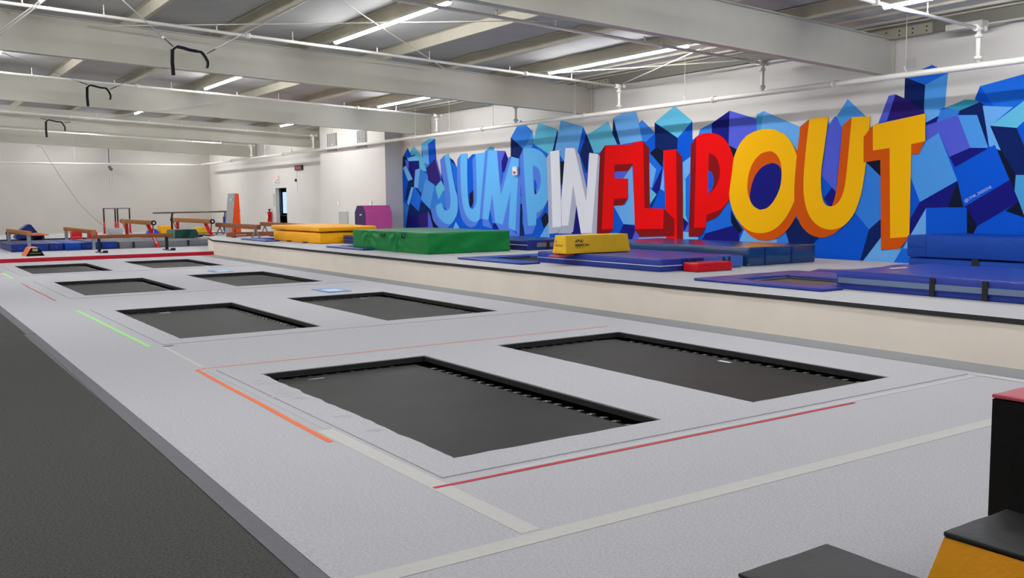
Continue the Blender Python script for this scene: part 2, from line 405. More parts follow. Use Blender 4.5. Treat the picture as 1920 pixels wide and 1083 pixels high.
# roof framing
BEAM_Y = [2.05, 11.2, 20.4, 29.5, 38.65, 47.8]
for y in BEAM_Y:
    mb = MB()
    x0, x1 = XL, XW-0.02
    if y == 38.65: x1 = XW-0.02
    def strip(ya, yb, fa, fb, material=M_steel):
        vs = [(x0, ya, fa(x0)), (x1, ya, fa(x1)), (x1, yb, fa(x1)), (x0, yb, fa(x0)), (x0, ya, fb(x0)), (x1, ya, fb(x1)), (x1, yb, fb(x1)), (x0, yb, fb(x0))]
        mb.add(vs, [(0,3,2,1),(4,5,6,7),(0,1,5,4),(1,2,6,5),(2,3,7,6),(3,0,4,7)], material)
    strip(y-0.006, y+0.006, beam_bot, beam_top)
    strip(y-0.10, y+0.10, beam_bot, lambda x: beam_bot(x)+0.014)
    strip(y-0.10, y+0.10, lambda x: beam_top(x)-0.014, beam_top)
    mb.box((XW-0.05, y-0.09, beam_bot(XW)), (XW-0.02, y+0.09, beam_top(XW)), M_steel)
    struct(mb, 'roof_beam')
px = -9.0
PX = [15.7-1.862*i for i in range(15)]
PX = [13.85-1.862*i for i in range(13)]
for x in PX:
    zb = beam_top(x); mb = MB()
    mb.box((x-0.003, YN, zb), (x+0.003, YF, zb+0.225), M_purlin)
    mb.box((x, YN, zb), (x+0.085, YF, zb+0.004), M_purlin)
    mb.box((x+0.081, YN, zb), (x+0.085, YF, zb+0.022), M_purlin)
    mb.box((x-0.085, YN, zb+0.221), (x, YF, zb+0.225), M_purlin)
    struct(mb, 'roof_purlin')
# eave strut, ledger strips and splice plate along the mural wall
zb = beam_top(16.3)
mb = MB().box((16.34, YN, zb-0.02), (16.40, YF, zb+0.24), mat('shaded_steel_primer', (124, 120, 110), 0.6))  # strut colour darkened, the shade under the eave is put into it
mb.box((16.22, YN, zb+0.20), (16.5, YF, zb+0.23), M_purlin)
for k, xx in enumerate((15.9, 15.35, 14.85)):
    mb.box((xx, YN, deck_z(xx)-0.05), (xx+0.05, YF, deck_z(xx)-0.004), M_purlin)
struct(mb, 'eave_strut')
for y in BEAM_Y[:3]:
    mb = MB().box((16.30, y-0.95, zb-0.03), (16.335, y+0.75, zb+0.16), mat('splice_paint', (172, 166, 148), 0.6))
    for k in range(6):
        for zz in (0.02, 0.10):
            yy = y-0.85+0.28*k
            mb.tube([(16.285, yy, zb+zz), (16.30, yy, zb+zz)], 0.014, M_darkmetal, 6)
    struct(mb, 'splice_plate')

# ---------------------------------------------------------------- trampolines set in the deck
def spring_mesh(kind):
    mb = MB()
    d = Vector((1, 0, 0)); s_ = Vector((0, 1, 0))
    for sg in (-1, 1):
        mb.tube([(0, 0, 0.0), (0.03, 0.010*sg, 0.004), (0.055, 0.020*sg, 0.0)], 0.003, M_spring, 4)
    mb.tube([(-0.03, 0, -0.004), (0.0, 0, 0.0)], 0.0025, M_spring, 4)
    return mb
spring_src = None
for i, (x0, x1, y0, y1, where) in enumerate(TR):
    ft = {'front left': 'Black sunken trampoline nearest the camera on the left, with rumpled carpet along its left edge',
          'front right': 'Large black trampoline bed sunk in the carpet, nearest one on the platform side',
          'second left': 'Black sunken trampoline beside the green floor tape, second row on the left',
          'second right': 'Black sunken trampoline of the second row, just in front of the blue and white card',
          'third left': 'Black sunken trampoline beside the thin red floor line, third row on the left',
          'third right': 'Black sunken trampoline of the third row, just in front of the small pale blue card',
          'far left': 'Black sunken trampoline of the last row, left one, just before the red floor band',
          'far right': 'Black sunken trampoline of the last row, right one, with chalk marks on its bed'}[where]
    t = thing('sunken_trampoline', ft, 'trampoline', ((x0+x1)/2, (y0+y1)/2, -0.1), 'trampolines sunk in the deck')
    zb = -0.066; g = 0.18; gb = 0.08
    # bed, sagging a few millimetres
    mb = MB(); n = 16; vs = []; fs = []
    bx0, bx1, by0, by1 = x0+0.05, x1-g, y0+0.05, y1-gb
    for a in range(n+1):
        for b_ in range(n+1):
            u = a/n; v = b_/n
            vs.append((bx0+(bx1-bx0)*u, by0+(by1-by0)*v, zb-0.02*(1-(2*u-1)**2)*(1-(2*v-1)**2)+0.0015*noise.noise(Vector((u*5, v*9, i)))))
    for a in range(n):
        for b_ in range(n):
            k = a*(n+1)+b_; fs.append((k, k+n+1, k+n+2, k+1))
    mb.add(vs, fs, M_bed, True); mb.build('bed', t)
    mb = MB()
    e = 0.005
    mb.box((x0+e, y1-0.03, -0.05), (x1-e, y1-e, 0.002), M_black); mb.box((x1-0.03, y0+e, -0.05), (x1-e, y1-0.03, 0.002), M_black)
    mb.box((x0+e, y0+e, -0.05), (x0+0.03, y1-0.03, 0.002), M_black); mb.box((x0+0.03, y0+e, -0.05), (x1-0.03, y0+0.03, 0.002), M_black)
    mb.build('frame_pad', t)
    mb = MB()
    mb.box((x1-g+0.002, y0+0.005, -0.13), (x1-0.005, y1-0.005, -0.118), M_blackmesh); mb.box((x0+0.005, y1-gb+0.002, -0.13), (x1-g, y1-0.005, -0.118), M_blackmesh)
    mb.box((x0+0.005, y0+0.005, -0.13), (x0+0.048, y1-gb, -0.118), M_blackmesh); mb.box((x0+0.05, y0+0.005, -0.13), (x1-g, y0+0.048, -0.118), M_blackmesh)
    mb.build('spring_net', t)
    # springs along the two exposed sides
    ys = [y0+0.25+0.165*k for k in range(int((y1-y0-0.45)/0.165))]
    xs = [x0+0.2+0.165*k for k in range(int((x1-x0-0.35)/0.165))]
    for yy in ys:
        if spring_src is None:
            spring_src = spring_mesh(0).build('spring').data
            bpy.data.objects.remove(bpy.data.objects['spring'])
        o = bpy.data.objects.new('spring', spring_src); COL.objects.link(o); o.parent = t
        o.location = Vector((x1-g+0.062, yy, -0.067))-t.location; o.rotation_euler = (0, 0, math.pi)
    for xx in xs:
        o = bpy.data.objects.new('spring', spring_src); COL.objects.link(o); o.parent = t
        o.location = Vector((xx, y1-gb+0.04, -0.067))-t.location; o.rotation_euler = (0, 0, -math.pi/2)
    # maker's label or chalk marks on the bed
    if where in ('front left', 'front right', 'second left', 'second right', 'far left'):
        lx, ly, ang = {'front left': (3.80, 9.38, 0), 'front right': (8.02, 7.5, 90), 'second left': (4.05, 16.68, 0), 'second right': (7.85, 16.75, 0), 'far left': (4.9, 30.9, 0)}[where]
        mb = MB(); Mz = Matrix.Rotation(R(ang), 4, 'Z')
        for k in range(6):
            a0 = -0.09+0.03*k; h0 = 0.035+0.012*noise.noise(Vector((k*1.7, i, 0))); h1 = 0.035+0.012*noise.noise(Vector((k*1.7+1.7, i, 0)))
            mb.quad([(a0, -h0, 0), (a0+0.03, -h1, 0), (a0+0.03, h1*0.7, 0), (a0, h0*0.7, 0)], M_white)
        mb.xf(Matrix.Translation((lx, ly, -0.068)) @ Mz)
        mb.build('label_patch', t, label='worn white label patch')
    if where == 'far right':
        mb = MB()
        for q in ((6.95, 29.3, 0.5), (7.35, 29.35, -0.2), (7.7, 29.5, 0.9), (8.0, 29.5, 0.2)):
            c = Vector((q[0], q[1], -0.0955)); d = Vector((math.cos(q[2]), math.sin(q[2]), 0)); p = Vector((-d.y, d.x, 0))
            mb.quad([c-d*0.13-p*0.03, c+d*0.13-p*0.02, c+d*0.12+p*0.03, c-d*0.1+p*0.03], mat('chalk_dust', (150, 148, 145), 0.95))
        mb.xf(Matrix.Translation((0, 0, 0.018)))
        mb.build('chalk_mark', t, label='smeared chalk marks')

# ---------------------------------------------------------------- tape on the deck
def tape(pts, wd, c, label, name='floor_tape', z=0.0155, mt=None, wob=0.0, group=None):
    mb = MB(); mt = mt or mat('tape_%d_%d_%d' % c, c, 0.6)
    P = []
    for a, b in zip(pts[:-1], pts[1:]):
        n = max(1, int((Vector(b)-Vector(a)).length/0.4))
        for k in range(n): P.append(Vector(a)+(Vector(b)-Vector(a))*k/n)
    P.append(Vector(pts[-1]))
    L = []
    for i, p in enumerate(P):
        d = (P[min(i+1, len(P)-1)]-P[max(i-1, 0)]).normalized(); q = Vector((-d.y, d.x))
        off = wob*noise.noise(Vector((i*0.37, wd*90, c[0]*0.1)))
        L.append((p+q*(wd/2+off), p-q*(wd/2-off)))
    for (a, b), (c_, d_) in zip(L[:-1], L[1:]):
        mb.add([(a.x, a.y, z), (b.x, b.y, z), (d_.x, d_.y, z), (c_.x, c_.y, z), (a.x, a.y, z-0.0015), (b.x, b.y, z-0.0015), (d_.x, d_.y, z-0.0015), (c_.x, c_.y, z-0.0015)],
               [(0,1,2,3), (1,0,4,5), (3,2,6,7), (0,3,7,4), (2,1,5,6)], mt)
    return mb.build(name, label=label, cat='tape', group=group)
tape([(2.82, 5.07), (7.06, 5.06)], 0.035, (190, 24, 48), 'Long red tape line on the carpet in front of the two nearest trampolines', z=0.003, wob=0.004)
tape([(2.75, 6.53), (2.80, 10.28)], 0.045, (244, 112, 48), 'Broad orange tape line left of the nearest trampoline', z=0.003, wob=0.006)
tape([(2.82, 10.29), (5.0, 10.27), (8.60, 10.28)], 0.022, (240, 112, 80), 'Thin orange tape line across the carpet behind the two nearest trampolines', z=0.003, wob=0.02)
tape([(2.78, 12.30), (2.77, 17.35)], 0.07, (168, 230, 146), 'Light green tape line left of the second row of trampolines', z=0.003, wob=0.006)
tape([(2.73, 19.36), (2.73, 24.25)], 0.03, (198, 60, 60), 'Thin red line on the carpet left of the third row of trampolines', z=0.003, wob=0.03)
tape([(2.73, 25.9), (2.74, 28.3)], 0.09, (180, 222, 160), 'Faded pale green tape at the left edge of the picture before the red band', z=0.003)
tape([(2.74, 28.4), (2.73, 30.6)], 0.05, (214, 130, 118), 'Faded red tape scrap at the far left end of the pale green tape', z=0.003)
M_tapew = mat('cream_tape', (203, 201, 196), 0.8, 0.03, 20)
tape([(1.76, 3.99), (9.3, 3.97)], 0.13, (203, 201, 196), 'Wide cream tape across the carpet from the grey border to the foam blocks', z=0.0025, mt=M_tapew)
tape([(2.87, 4.08), (2.86, 6.9)], 0.13, (203, 201, 196), 'Cream tape running from the front left carpet panel towards the camera', z=0.002, mt=M_tapew)
tape([(2.90, 6.95), (2.90, 10.1)], 0.06, (196, 196, 198), 'Narrow grey seam tape beside the orange tape', z=0.002, mt=mat('grey_seam_tape', (186, 188, 192), 0.8))
tape([(2.90, 10.4), (2.93, 12.2)], 0.05, (205, 207, 198), 'Faint cream tape between the orange and green lines', z=0.002, mt=M_tapew)
tape([(9.18, 5.15), (9.2, -1.0)], 0.10, (203, 201, 196), 'Cream tape close to the platform foot beside the tall black block', z=0.0045, mt=M_tapew)
tape([(3.4, 5.13), (9.1, 5.13)], 0.07, (205, 205, 205), 'Pale seam tape between the red line and the nearest carpet panel', z=0.0025, mt=mat('pale_seam_tape', (196, 196, 199), 0.85))
# small dark scrap of tape at the panel corner
tape([(2.93, 12.22), (3.06, 12.24)], 0.035, (40, 40, 40), 'Tiny black tape scrap at the near end of the green line', z=0.005)

# blue sheets lying on the carpet
def sheet(x, y, sx, sy, label):
    t = thing('instruction_card', label, 'card', (x, y, 0.015), 'blue cards on the deck')
    MB().box((x-sx, y-sy, 0.0005), (x+sx, y+sy, 0.012), mat('card_blue', (52, 128, 196), 0.4)).build('card_base', t)
    MB().box((x-sx*0.55, y-sy*0.6, 0.012), (x+sx*0.7, y+sy*0.5, 0.0135), mat('card_pale', (196, 222, 242), 0.4)).build('card_print', t)
sheet(7.67, 17.95, 0.26, 0.42, 'Blue card with a white print on the carpet strip behind the second right trampoline')
sheet(7.55, 24.95, 0.24, 0.38, 'Small pale blue card on the carpet, farther of the two cards between the trampolines')

# red front lip of the far floor
mb = MB()
mb.box((XL, 33.16, 0.004), (9.80, 33.198, ZFAR), mat('red_edge_carpet', (196, 22, 48), 0.9, 0.1, 10)).box((XL, 33.16, ZFAR), (9.80, 33.24, ZFAR+0.004), MATS['red_edge_carpet'])
mb.build('red_edge_strip', label='Long crimson carpet strip along the front edge of the far raised floor', cat='floor strip')

# ---------------------------------------------------------------- mural
PAINT = {'B': (0, 88, 212), 'B2': (24, 108, 222), 'M': (52, 128, 222), 'M2': (78, 156, 232), 'L': (118, 192, 240), 'L2': (108, 176, 240),
         'C': (98, 190, 222), 'C2': (72, 160, 216), 'C3': (56, 150, 180), 'N': (4, 32, 96), 'D': (18, 20, 122), 'V': (44, 26, 112), 'K': (10, 20, 46), 'P': (84, 96, 214),
         'J1': (100, 182, 242), 'J2': (84, 128, 226), 'I1': (244, 244, 250), 'I2': (186, 188, 208), 'R1': (238, 0, 2), 'R2': (138, 8, 12), 'O1': (255, 189, 0), 'O2': (214, 86, 0)}
def paint(k): return mat('mural_paint_'+k, PAINT[k], 0.7, 0.0, spec=0.12)
mural = thing('mural', 'Huge painted mural of lettering and tumbling blue blocks across the right wall', 'mural', (XW, 20, ZP))
MURAL = [
 ('bg','B',[(31.648,3.009),(31.603,3.45),(31.202,3.77),(30.957,3.521),(30.71,3.812),(30.133,3.418),(30.141,3.845),(29.551,4.03),(29.138,3.998),(29.048,3.227),(28.744,2.689),(28.727,2.764),(28.803,3.218),(28.271,3.441),(28.165,3.303),(27.876,3.181),(27.631,2.916),(27.6,3.235),(27.333,3.387),(26.97,3.377),(26.948,3.18),(26.656,3.338),(26.439,3.342),(25.941,3.361),(25.581,3.52),(25.339,3.484),(25.328,3.398),(24.737,3.359),(24.53,2.947),(24.485,3.015),(24.398,3.122),(24.381,3.744),(23.836,4.245),(23.206,3.864),(23.17,3.588),(22.915,4.086),(21.973,3.839),(21.962,3.754),(21.931,3.752),(21.818,4.083),(20.797,3.831),(20.644,3.62),(20.582,3.609),(19.694,3.894),(19.517,3.571),(19.483,3.97),(18.911,4.126),(18.593,4.099),(18.464,3.769),(18.348,3.83),(17.875,3.485),(17.862,3.739),(17.166,4.078),(16.556,3.677),(16.541,3.251),(16.587,3.204),(16.585,3.2),(16.301,3.357),(16.27,3.466),(15.91,3.572),(15.354,3.819),(14.559,3.576),(14.536,3.669),(14.341,3.726),(13.364,3.314),(13.119,3.461),(12.627,3.482),(12.618,3.326),(12.467,3.46),(12.41,3.455),(12.169,3.784),(11.749,3.423),(11.641,3.403),(11.643,3.171),(11.56,3.227),(11.428,3.264),(11.227,3.761),(11.086,3.774),(10.898,3.681),(10.878,4.073),(10.345,4.245),(10.035,4.069),(10.07,3.443),(10.05,3.442),(9.678,3.547),(9.491,3.53),(9.402,3.756),(8.641,3.875),(7.9,4.25),(7.2,3.6),(6.6,4.0),(5.8,3.5),(5.0,3.9),(4.2,3.2),(3.8,3.0),(3.8,0.53),(31.62,0.53)]),
 ('bg','B',[(31.603,3.458),(31.201,3.782),(30.876,3.45),(31.3,3.469)]),
 ('bg','C',[(31.038,3.616),(30.71,3.824),(30.092,3.424),(29.79,2.872),(30.054,2.899),(30.296,2.965),(30.342,3.279),(30.625,3.439),(30.876,3.45)]),
 ('bg','N',[(31.603,3.47),(31.3,3.469),(31.314,3.118),(31.628,3.081)]),
 ('bg','P',[(31.433,3.362),(31.136,3.291),(31.131,2.992),(31.356,3.139)]),
 ('bg','L',[(31.3,3.457),(30.625,3.439),(30.285,3.277),(31.136,3.291)]),
 ('bg','B',[(31.317,3.469),(30.622,3.51),(30.624,3.467),(31.217,3.401)]),
 ('bg','D',[(31.136,3.291),(30.342,3.279),(30.353,2.998),(30.644,2.937),(30.7,2.584),(30.866,2.619),(31.149,2.973)]),
 ('bg','N',[(31.208,2.563),(30.74,2.616),(30.752,2.328),(31.005,2.332),(31.35,1.835),(31.495,1.876)]),
 ('bg','L',[(31.62,3.068),(31.356,3.139),(30.866,2.627),(31.208,2.563)]),
 ('bg','B',[(31.647,3.041),(31.208,2.563),(31.495,1.896),(31.419,1.633),(31.643,1.471)]),
 ('bg','L2',[(30.157,3.853),(29.66,3.845),(29.599,3.096),(29.996,3.168)]),
 ('bg','C',[(30.157,3.853),(29.55,4.041),(29.138,3.998),(29.66,3.838)]),
 ('bg','B',[(29.66,3.842),(29.138,3.998),(29.048,3.227),(29.599,3.108)]),
 ('bg','M',[(29.996,3.18),(29.583,3.115),(29.809,3.0)]),
 ('bg','V',[(29.162,3.296),(28.748,2.577),(29.139,2.358),(29.681,2.56),(29.81,2.98)]),
 ('bg','P',[(29.162,3.296),(29.017,3.234),(28.717,2.576),(28.779,2.562)]),
 ('bg','M',[(30.271,2.996),(29.715,2.746),(29.666,2.552),(29.84,2.583),(30.224,2.057),(30.486,2.296)]),
 ('bg','L2',[(30.644,2.957),(30.271,2.996),(30.461,2.303),(30.77,2.288)]),
 ('bg','M',[(29.231,2.378),(28.962,1.861),(29.246,1.48),(29.245,1.019),(29.598,1.536)]),
 ('bg','M2',[(29.879,2.611),(29.231,2.378),(29.598,1.536),(30.255,1.888)]),
 ('bg','L',[(30.962,2.339),(30.769,2.316),(31.185,1.666),(31.328,1.734)]),
 ('bg','B2',[(30.836,2.309),(30.587,2.266),(30.243,1.986),(30.436,1.444),(31.07,1.754)]),
 ('bg','N',[(30.768,2.336),(30.544,2.293),(30.222,2.104),(30.251,1.986),(30.587,2.258)]),
 ('bg','M',[(31.63,1.796),(31.204,1.613),(31.453,0.803),(31.672,0.799)]),
 ('bg','N',[(31.071,1.746),(30.436,1.444),(30.493,0.822),(31.479,0.803),(31.253,1.472)]),
 ('bg','N',[(30.232,1.829),(29.598,1.536),(29.722,1.4),(29.758,0.836),(30.509,0.821),(30.436,1.444)]),
 ('bg','V',[(30.441,1.317),(29.737,1.42),(29.758,0.836),(30.509,0.821)]),
 ('bg','D',[(31.402,0.987),(31.259,1.311),(30.489,1.357),(30.509,0.821),(31.479,0.803)]),
 ('bg','P',[(29.737,1.42),(29.247,0.98),(29.582,0.839),(29.758,0.836)]),
 ('bg','K',[(29.701,1.536),(29.559,1.509),(29.222,1.019),(28.995,0.851),(29.361,0.844)]),
 ('bg','C',[(28.749,2.531),(28.399,2.157),(28.609,2.179),(28.962,1.861),(29.179,2.301)]),
 ('bg','M',[(28.962,1.861),(28.609,2.179),(28.238,2.081),(28.403,1.558),(29.122,1.69)]),
 ('bg','N',[(28.729,2.689),(28.562,2.46),(28.457,2.233),(28.749,2.531)]),
 ('bg','N',[(28.128,3.294),(27.876,3.181),(27.771,3.03),(28.022,3.15)]),
 ('bg','B2',[(28.022,3.15),(27.771,3.03),(27.631,2.908),(27.65,2.221),(27.793,2.278)]),
 ('bg','B',[(26.975,3.181),(26.655,3.345),(26.615,2.205),(26.948,2.066)]),
 ('bg','K',[(26.88,2.029),(26.636,2.162),(26.611,1.776),(26.787,1.579),(26.89,1.633)]),
 ('bg','L',[(25.94,3.375),(25.583,3.417),(25.828,2.507),(25.92,2.194),(25.973,2.755)]),
 ('bg','C2',[(25.874,3.397),(25.58,3.531),(25.339,3.491),(25.328,3.398)]),
 ('bg','P',[(25.984,2.248),(25.864,2.368),(25.868,2.158),(25.97,2.019)]),
 ('bg','B',[(27.676,1.264),(27.259,0.866),(27.836,0.743),(27.978,0.87)]),
 ('bg','L2',[(27.978,0.87),(27.789,1.107),(27.543,0.879)]),
 ('bg','B',[(26.009,1.703),(25.885,1.351),(26.162,0.781),(26.565,0.879),(26.153,1.207)]),
 ('bg','P',[(25.156,3.388),(24.696,3.35),(24.92,3.024),(24.96,1.978),(25.057,2.747)]),
 ('bg','D',[(24.696,3.35),(24.457,3.006),(24.49,2.749),(24.874,2.693),(24.92,3.024)]),
 ('bg','B2',[(24.874,2.693),(24.49,2.749),(24.96,1.978)]),
 ('bg','B',[(25.483,2.004),(25.272,1.205),(25.461,1.211),(25.69,1.179)]),
 ('bg','D',[(25.4,1.212),(25.249,1.213),(25.091,0.901),(25.482,0.893)]),
 ('bg','N',[(24.388,3.752),(23.711,3.384),(23.942,3.103),(24.398,3.114)]),
 ('bg','M',[(24.367,3.759),(23.836,4.253),(23.2,3.86),(23.711,3.372)]),
 ('bg','M2',[(23.2,3.871),(23.184,3.509),(23.292,3.343),(23.766,3.309),(23.697,3.394),(23.423,3.61)]),
 ('bg','N',[(21.973,3.846),(21.943,3.771),(22.07,3.246),(22.239,3.235)]),
 ('bg','C',[(23.17,3.596),(22.921,4.098),(21.973,3.846),(22.214,3.234),(22.385,3.142),(23.171,3.497)]),
 ('bg','B2',[(23.211,3.511),(22.416,3.151),(22.513,3.035),(22.768,3.197)]),
 ('bg','L2',[(21.818,4.09),(20.786,3.837),(21.019,3.159),(21.643,2.897),(22.009,3.224),(22.102,3.229)]),
 ('bg','B',[(20.786,3.837),(20.644,3.634),(20.949,3.113),(21.03,3.152)]),
 ('bg','N',[(20.644,3.616),(20.279,3.089),(20.532,3.083),(20.618,2.539),(20.932,3.083)]),
 ('bg','K',[(21.857,2.924),(21.643,2.897),(21.739,2.234),(21.83,2.235)]),
 ('bg','B2',[(21.83,2.243),(21.72,2.241),(21.797,1.781)]),
 ('bg','P',[(20.749,2.553),(20.521,2.547),(20.607,2.166)]),
 ('bg','D',[(21.141,1.778),(20.881,0.859),(21.305,0.848)]),
 ('bg','K',[(23.171,2.306),(23.009,2.028),(23.109,1.96)]),
 ('bg','M',[(23.993,1.929),(23.716,1.927),(23.694,1.066),(23.975,0.745)]),
 ('bg','N',[(23.913,1.693),(23.754,1.724),(23.782,1.143),(23.664,0.733),(23.941,0.706)]),
 ('bg','B',[(23.051,1.23),(22.787,1.272),(22.595,1.008),(22.858,0.715),(23.123,0.708)]),
 ('bg','K',[(22.82,1.271),(22.559,1.456),(22.4,1.313),(22.415,1.087),(22.68,0.987)]),
 ('bg','L2',[(22.891,0.695),(22.414,1.181),(22.374,0.709)]),
 ('bg','B',[(23.664,0.713),(23.121,0.824),(23.09,0.69),(23.733,0.672)]),
 ('bg','B',[(22.026,0.831),(21.839,0.984),(21.686,0.832)]),
 ('bg','C',[(20.612,3.595),(19.694,3.902),(19.522,3.553),(19.201,3.262),(19.838,3.27),(20.043,3.076),(20.31,3.089)]),
 ('bg','L2',[(19.483,3.977),(18.912,4.133),(18.588,4.106),(18.334,3.314),(18.718,3.282),(19.212,3.255)]),
 ('bg','N',[(19.495,3.971),(19.201,3.262),(19.324,3.268),(19.528,3.572)]),
 ('bg','M',[(18.469,3.769),(18.348,3.838),(17.845,3.476),(18.214,3.268),(18.334,3.314)]),
 ('bg','B',[(17.845,3.476),(17.826,3.101),(18.056,3.008),(18.214,3.261)]),
 ('bg','N',[(17.882,3.734),(17.047,3.304),(17.059,3.029),(17.539,3.018),(17.852,3.085)]),
 ('bg','C',[(17.872,3.743),(17.167,4.088),(16.547,3.679),(17.047,3.304)]),
 ('bg','B',[(17.047,3.304),(16.547,3.679),(16.536,2.83),(16.864,2.7),(17.059,3.012)]),
 ('bg','K',[(17.826,3.108),(17.539,3.018),(17.585,2.601),(18.046,2.983)]),
 ('bg','B2',[(18.066,2.998),(17.595,2.591),(17.718,2.3),(17.956,2.061),(18.06,2.098)]),
 ('bg','L2',[(18.065,2.747),(17.812,2.563),(17.962,2.096),(18.06,2.115)]),
 ('bg','D',[(17.595,2.598),(17.641,2.073),(17.791,1.929),(17.956,2.061)]),
 ('bg','C',[(18.06,2.098),(17.791,1.929),(18.036,1.685)]),
 ('bg','N',[(17.791,1.929),(17.716,2.005),(17.968,1.58),(18.036,1.622)]),
 ('bg','B',[(17.666,2.067),(17.505,2.002),(17.471,1.581),(17.979,1.58),(17.766,1.901)]),
 ('bg','L2',[(17.545,2.589),(17.505,2.002),(17.666,2.067)]),
 ('bg','P',[(19.435,2.561),(18.878,2.544),(19.07,2.361),(19.435,2.37)]),
 ('bg','L2',[(18.726,2.7),(18.599,1.147),(19.065,1.158),(19.479,1.652),(19.012,1.666),(18.875,1.832),(18.877,2.356),(19.07,2.361)]),
 ('bg','B',[(19.461,1.548),(19.065,1.158),(19.233,0.904),(19.535,0.916)]),
 ('bg','D',[(19.065,1.158),(18.61,1.118),(18.588,0.992),(18.76,0.679),(19.233,0.904)]),
 ('bg','P',[(18.598,0.992),(18.41,0.834),(17.404,0.868),(17.403,0.722),(18.76,0.679)]),
 ('bg','L2',[(18.436,0.815),(17.404,0.868),(17.403,0.798),(18.516,0.759)]),
 ('bg','L2',[(16.864,2.7),(16.597,2.83),(16.615,2.425),(16.853,2.223)]),
 ('bg','B2',[(16.764,2.295),(16.592,2.464),(16.633,1.212),(16.763,1.413)]),
 ('bg','C',[(16.853,2.223),(16.759,2.295),(16.753,1.413),(16.647,1.218),(16.843,1.344)]),
 ('bg','D',[(16.843,1.351),(16.657,1.228),(16.796,1.006)]),
 ('bg','P',[(16.796,1.006),(16.656,1.201),(16.621,1.0)]),
 ('bg','L',[(16.839,1.005),(16.621,1.0),(16.619,0.875),(16.321,0.883),(16.32,0.83),(16.837,0.822)]),
 ('bg','M',[(16.279,3.47),(15.91,3.579),(15.906,3.319),(16.339,3.356)]),
 ('bg','D',[(15.91,3.579),(15.354,3.825),(15.376,3.027),(15.565,3.192),(15.906,3.339)]),
 ('bg','P',[(15.354,3.825),(14.542,3.575),(14.528,3.289),(14.827,3.181),(15.121,2.916),(15.376,3.027)]),
 ('bg','K',[(15.376,3.04),(15.099,2.921),(15.196,2.74)]),
 ('bg','C2',[(14.553,3.67),(14.341,3.732),(14.414,3.332),(14.537,3.315)]),
 ('bg','L2',[(14.341,3.732),(13.35,3.319),(13.351,2.759),(13.537,2.951),(13.853,3.246),(14.212,3.338),(14.423,3.333)]),
 ('bg','B2',[(15.583,1.565),(15.319,1.764),(15.249,1.533),(15.266,1.235),(15.038,1.222),(16.089,0.976),(16.062,1.319)]),
 ('bg','D',[(16.089,0.976),(15.025,1.222),(15.003,0.712),(16.36,0.665),(16.126,0.897)]),
 ('bg','K',[(15.28,1.533),(15.056,1.238),(14.915,1.093),(14.999,0.992),(15.266,1.245)]),
 ('bg','L2',[(14.872,1.094),(14.323,0.864),(13.911,0.908),(13.896,0.751),(15.013,0.811)]),
 ('bg','M',[(13.911,0.908),(13.628,1.088),(13.563,0.763),(13.924,0.75)]),
 ('bg','N',[(13.679,1.087),(13.416,1.391),(12.774,0.986),(12.996,0.767),(13.563,0.778)]),
 ('bg','D',[(13.193,1.235),(12.774,0.986),(12.996,0.767),(13.074,0.932)]),
 ('bg','B2',[(13.431,1.385),(13.333,1.57),(13.213,1.28)]),
 ('bg','B',[(13.003,0.767),(12.774,0.986),(12.474,0.994),(12.463,0.592),(12.991,0.569)]),
 ('bg','M2',[(12.429,3.457),(12.169,3.792),(11.74,3.423),(12.051,3.419),(12.294,3.223)]),
 ('bg','C2',[(12.615,3.217),(12.604,3.337),(12.468,3.476)]),
 ('bg','P',[(12.467,3.468),(12.289,3.227),(12.411,1.934),(12.762,2.259),(12.64,3.219)]),
 ('bg','B',[(12.762,2.267),(12.5,2.016),(12.675,1.794),(12.778,1.939)]),
 ('bg','D',[(12.695,1.794),(12.5,2.016),(12.386,1.913),(12.403,1.65),(12.547,1.609)]),
 ('bg','P',[(11.087,3.782),(11.236,3.769),(11.446,3.265),(11.255,3.29)]),
 ('bg','V',[(11.087,3.782),(10.894,3.688),(10.447,3.413),(10.425,3.36),(11.263,3.283)]),
 ('bg','N',[(10.895,4.083),(10.472,3.897),(10.475,3.415),(10.898,3.689)]),
 ('bg','B2',[(10.895,4.083),(10.345,4.253),(10.02,4.071),(10.472,3.897)]),
 ('bg','M2',[(10.472,3.897),(10.02,4.071),(10.062,3.453),(10.412,3.315),(10.481,3.459)]),
 ('bg','M',[(11.699,2.505),(11.351,2.21),(11.325,1.369),(11.595,1.157),(11.935,1.506),(11.818,1.768),(11.72,2.318)]),
 ('bg','K',[(11.699,2.505),(11.362,2.538),(11.351,2.202)]),
 ('bg','B',[(11.935,1.506),(11.585,1.157),(11.756,0.53),(12.964,0.53),(12.975,0.814),(12.753,0.988),(12.22,1.124)]),
 ('bg','N',[(11.595,1.165),(11.325,1.384),(11.313,1.007),(11.709,0.53),(11.779,0.53)]),
 ('bg','L2',[(11.709,0.53),(11.314,1.018),(11.305,0.753),(10.736,0.832),(11.021,0.53)]),
 ('bg','B2',[(11.021,0.53),(10.702,1.062),(10.661,0.53)]),
 ('bg','N',[(13.455,1.374),(12.778,0.987),(12.975,0.793),(13.575,0.837)]),
 ('bg','B',[(10.707,2.081),(10.509,1.715),(10.71,1.3)]),
 ('bg','L2',[(10.475,3.436),(10.146,3.402),(10.177,3.3),(10.43,3.188)]),
 ('bg','D',[(10.431,3.195),(10.171,3.306),(10.209,3.189),(10.428,3.129)]),
 ('bg','N',[(9.324,3.508),(9.21,2.663),(9.441,3.258),(9.803,3.284),(9.772,3.364)]),
 ('bg','M',[(10.056,3.42),(9.772,3.371),(9.803,3.271),(10.216,3.186),(10.146,3.402)]),
 ('bg','C3',[(10.056,3.433),(9.678,3.553),(9.324,3.508),(9.772,3.361)]),
 ('bg','B2',[(9.495,3.543),(9.405,3.762),(8.582,3.895),(8.563,3.45),(8.796,3.344),(9.149,3.39)]),
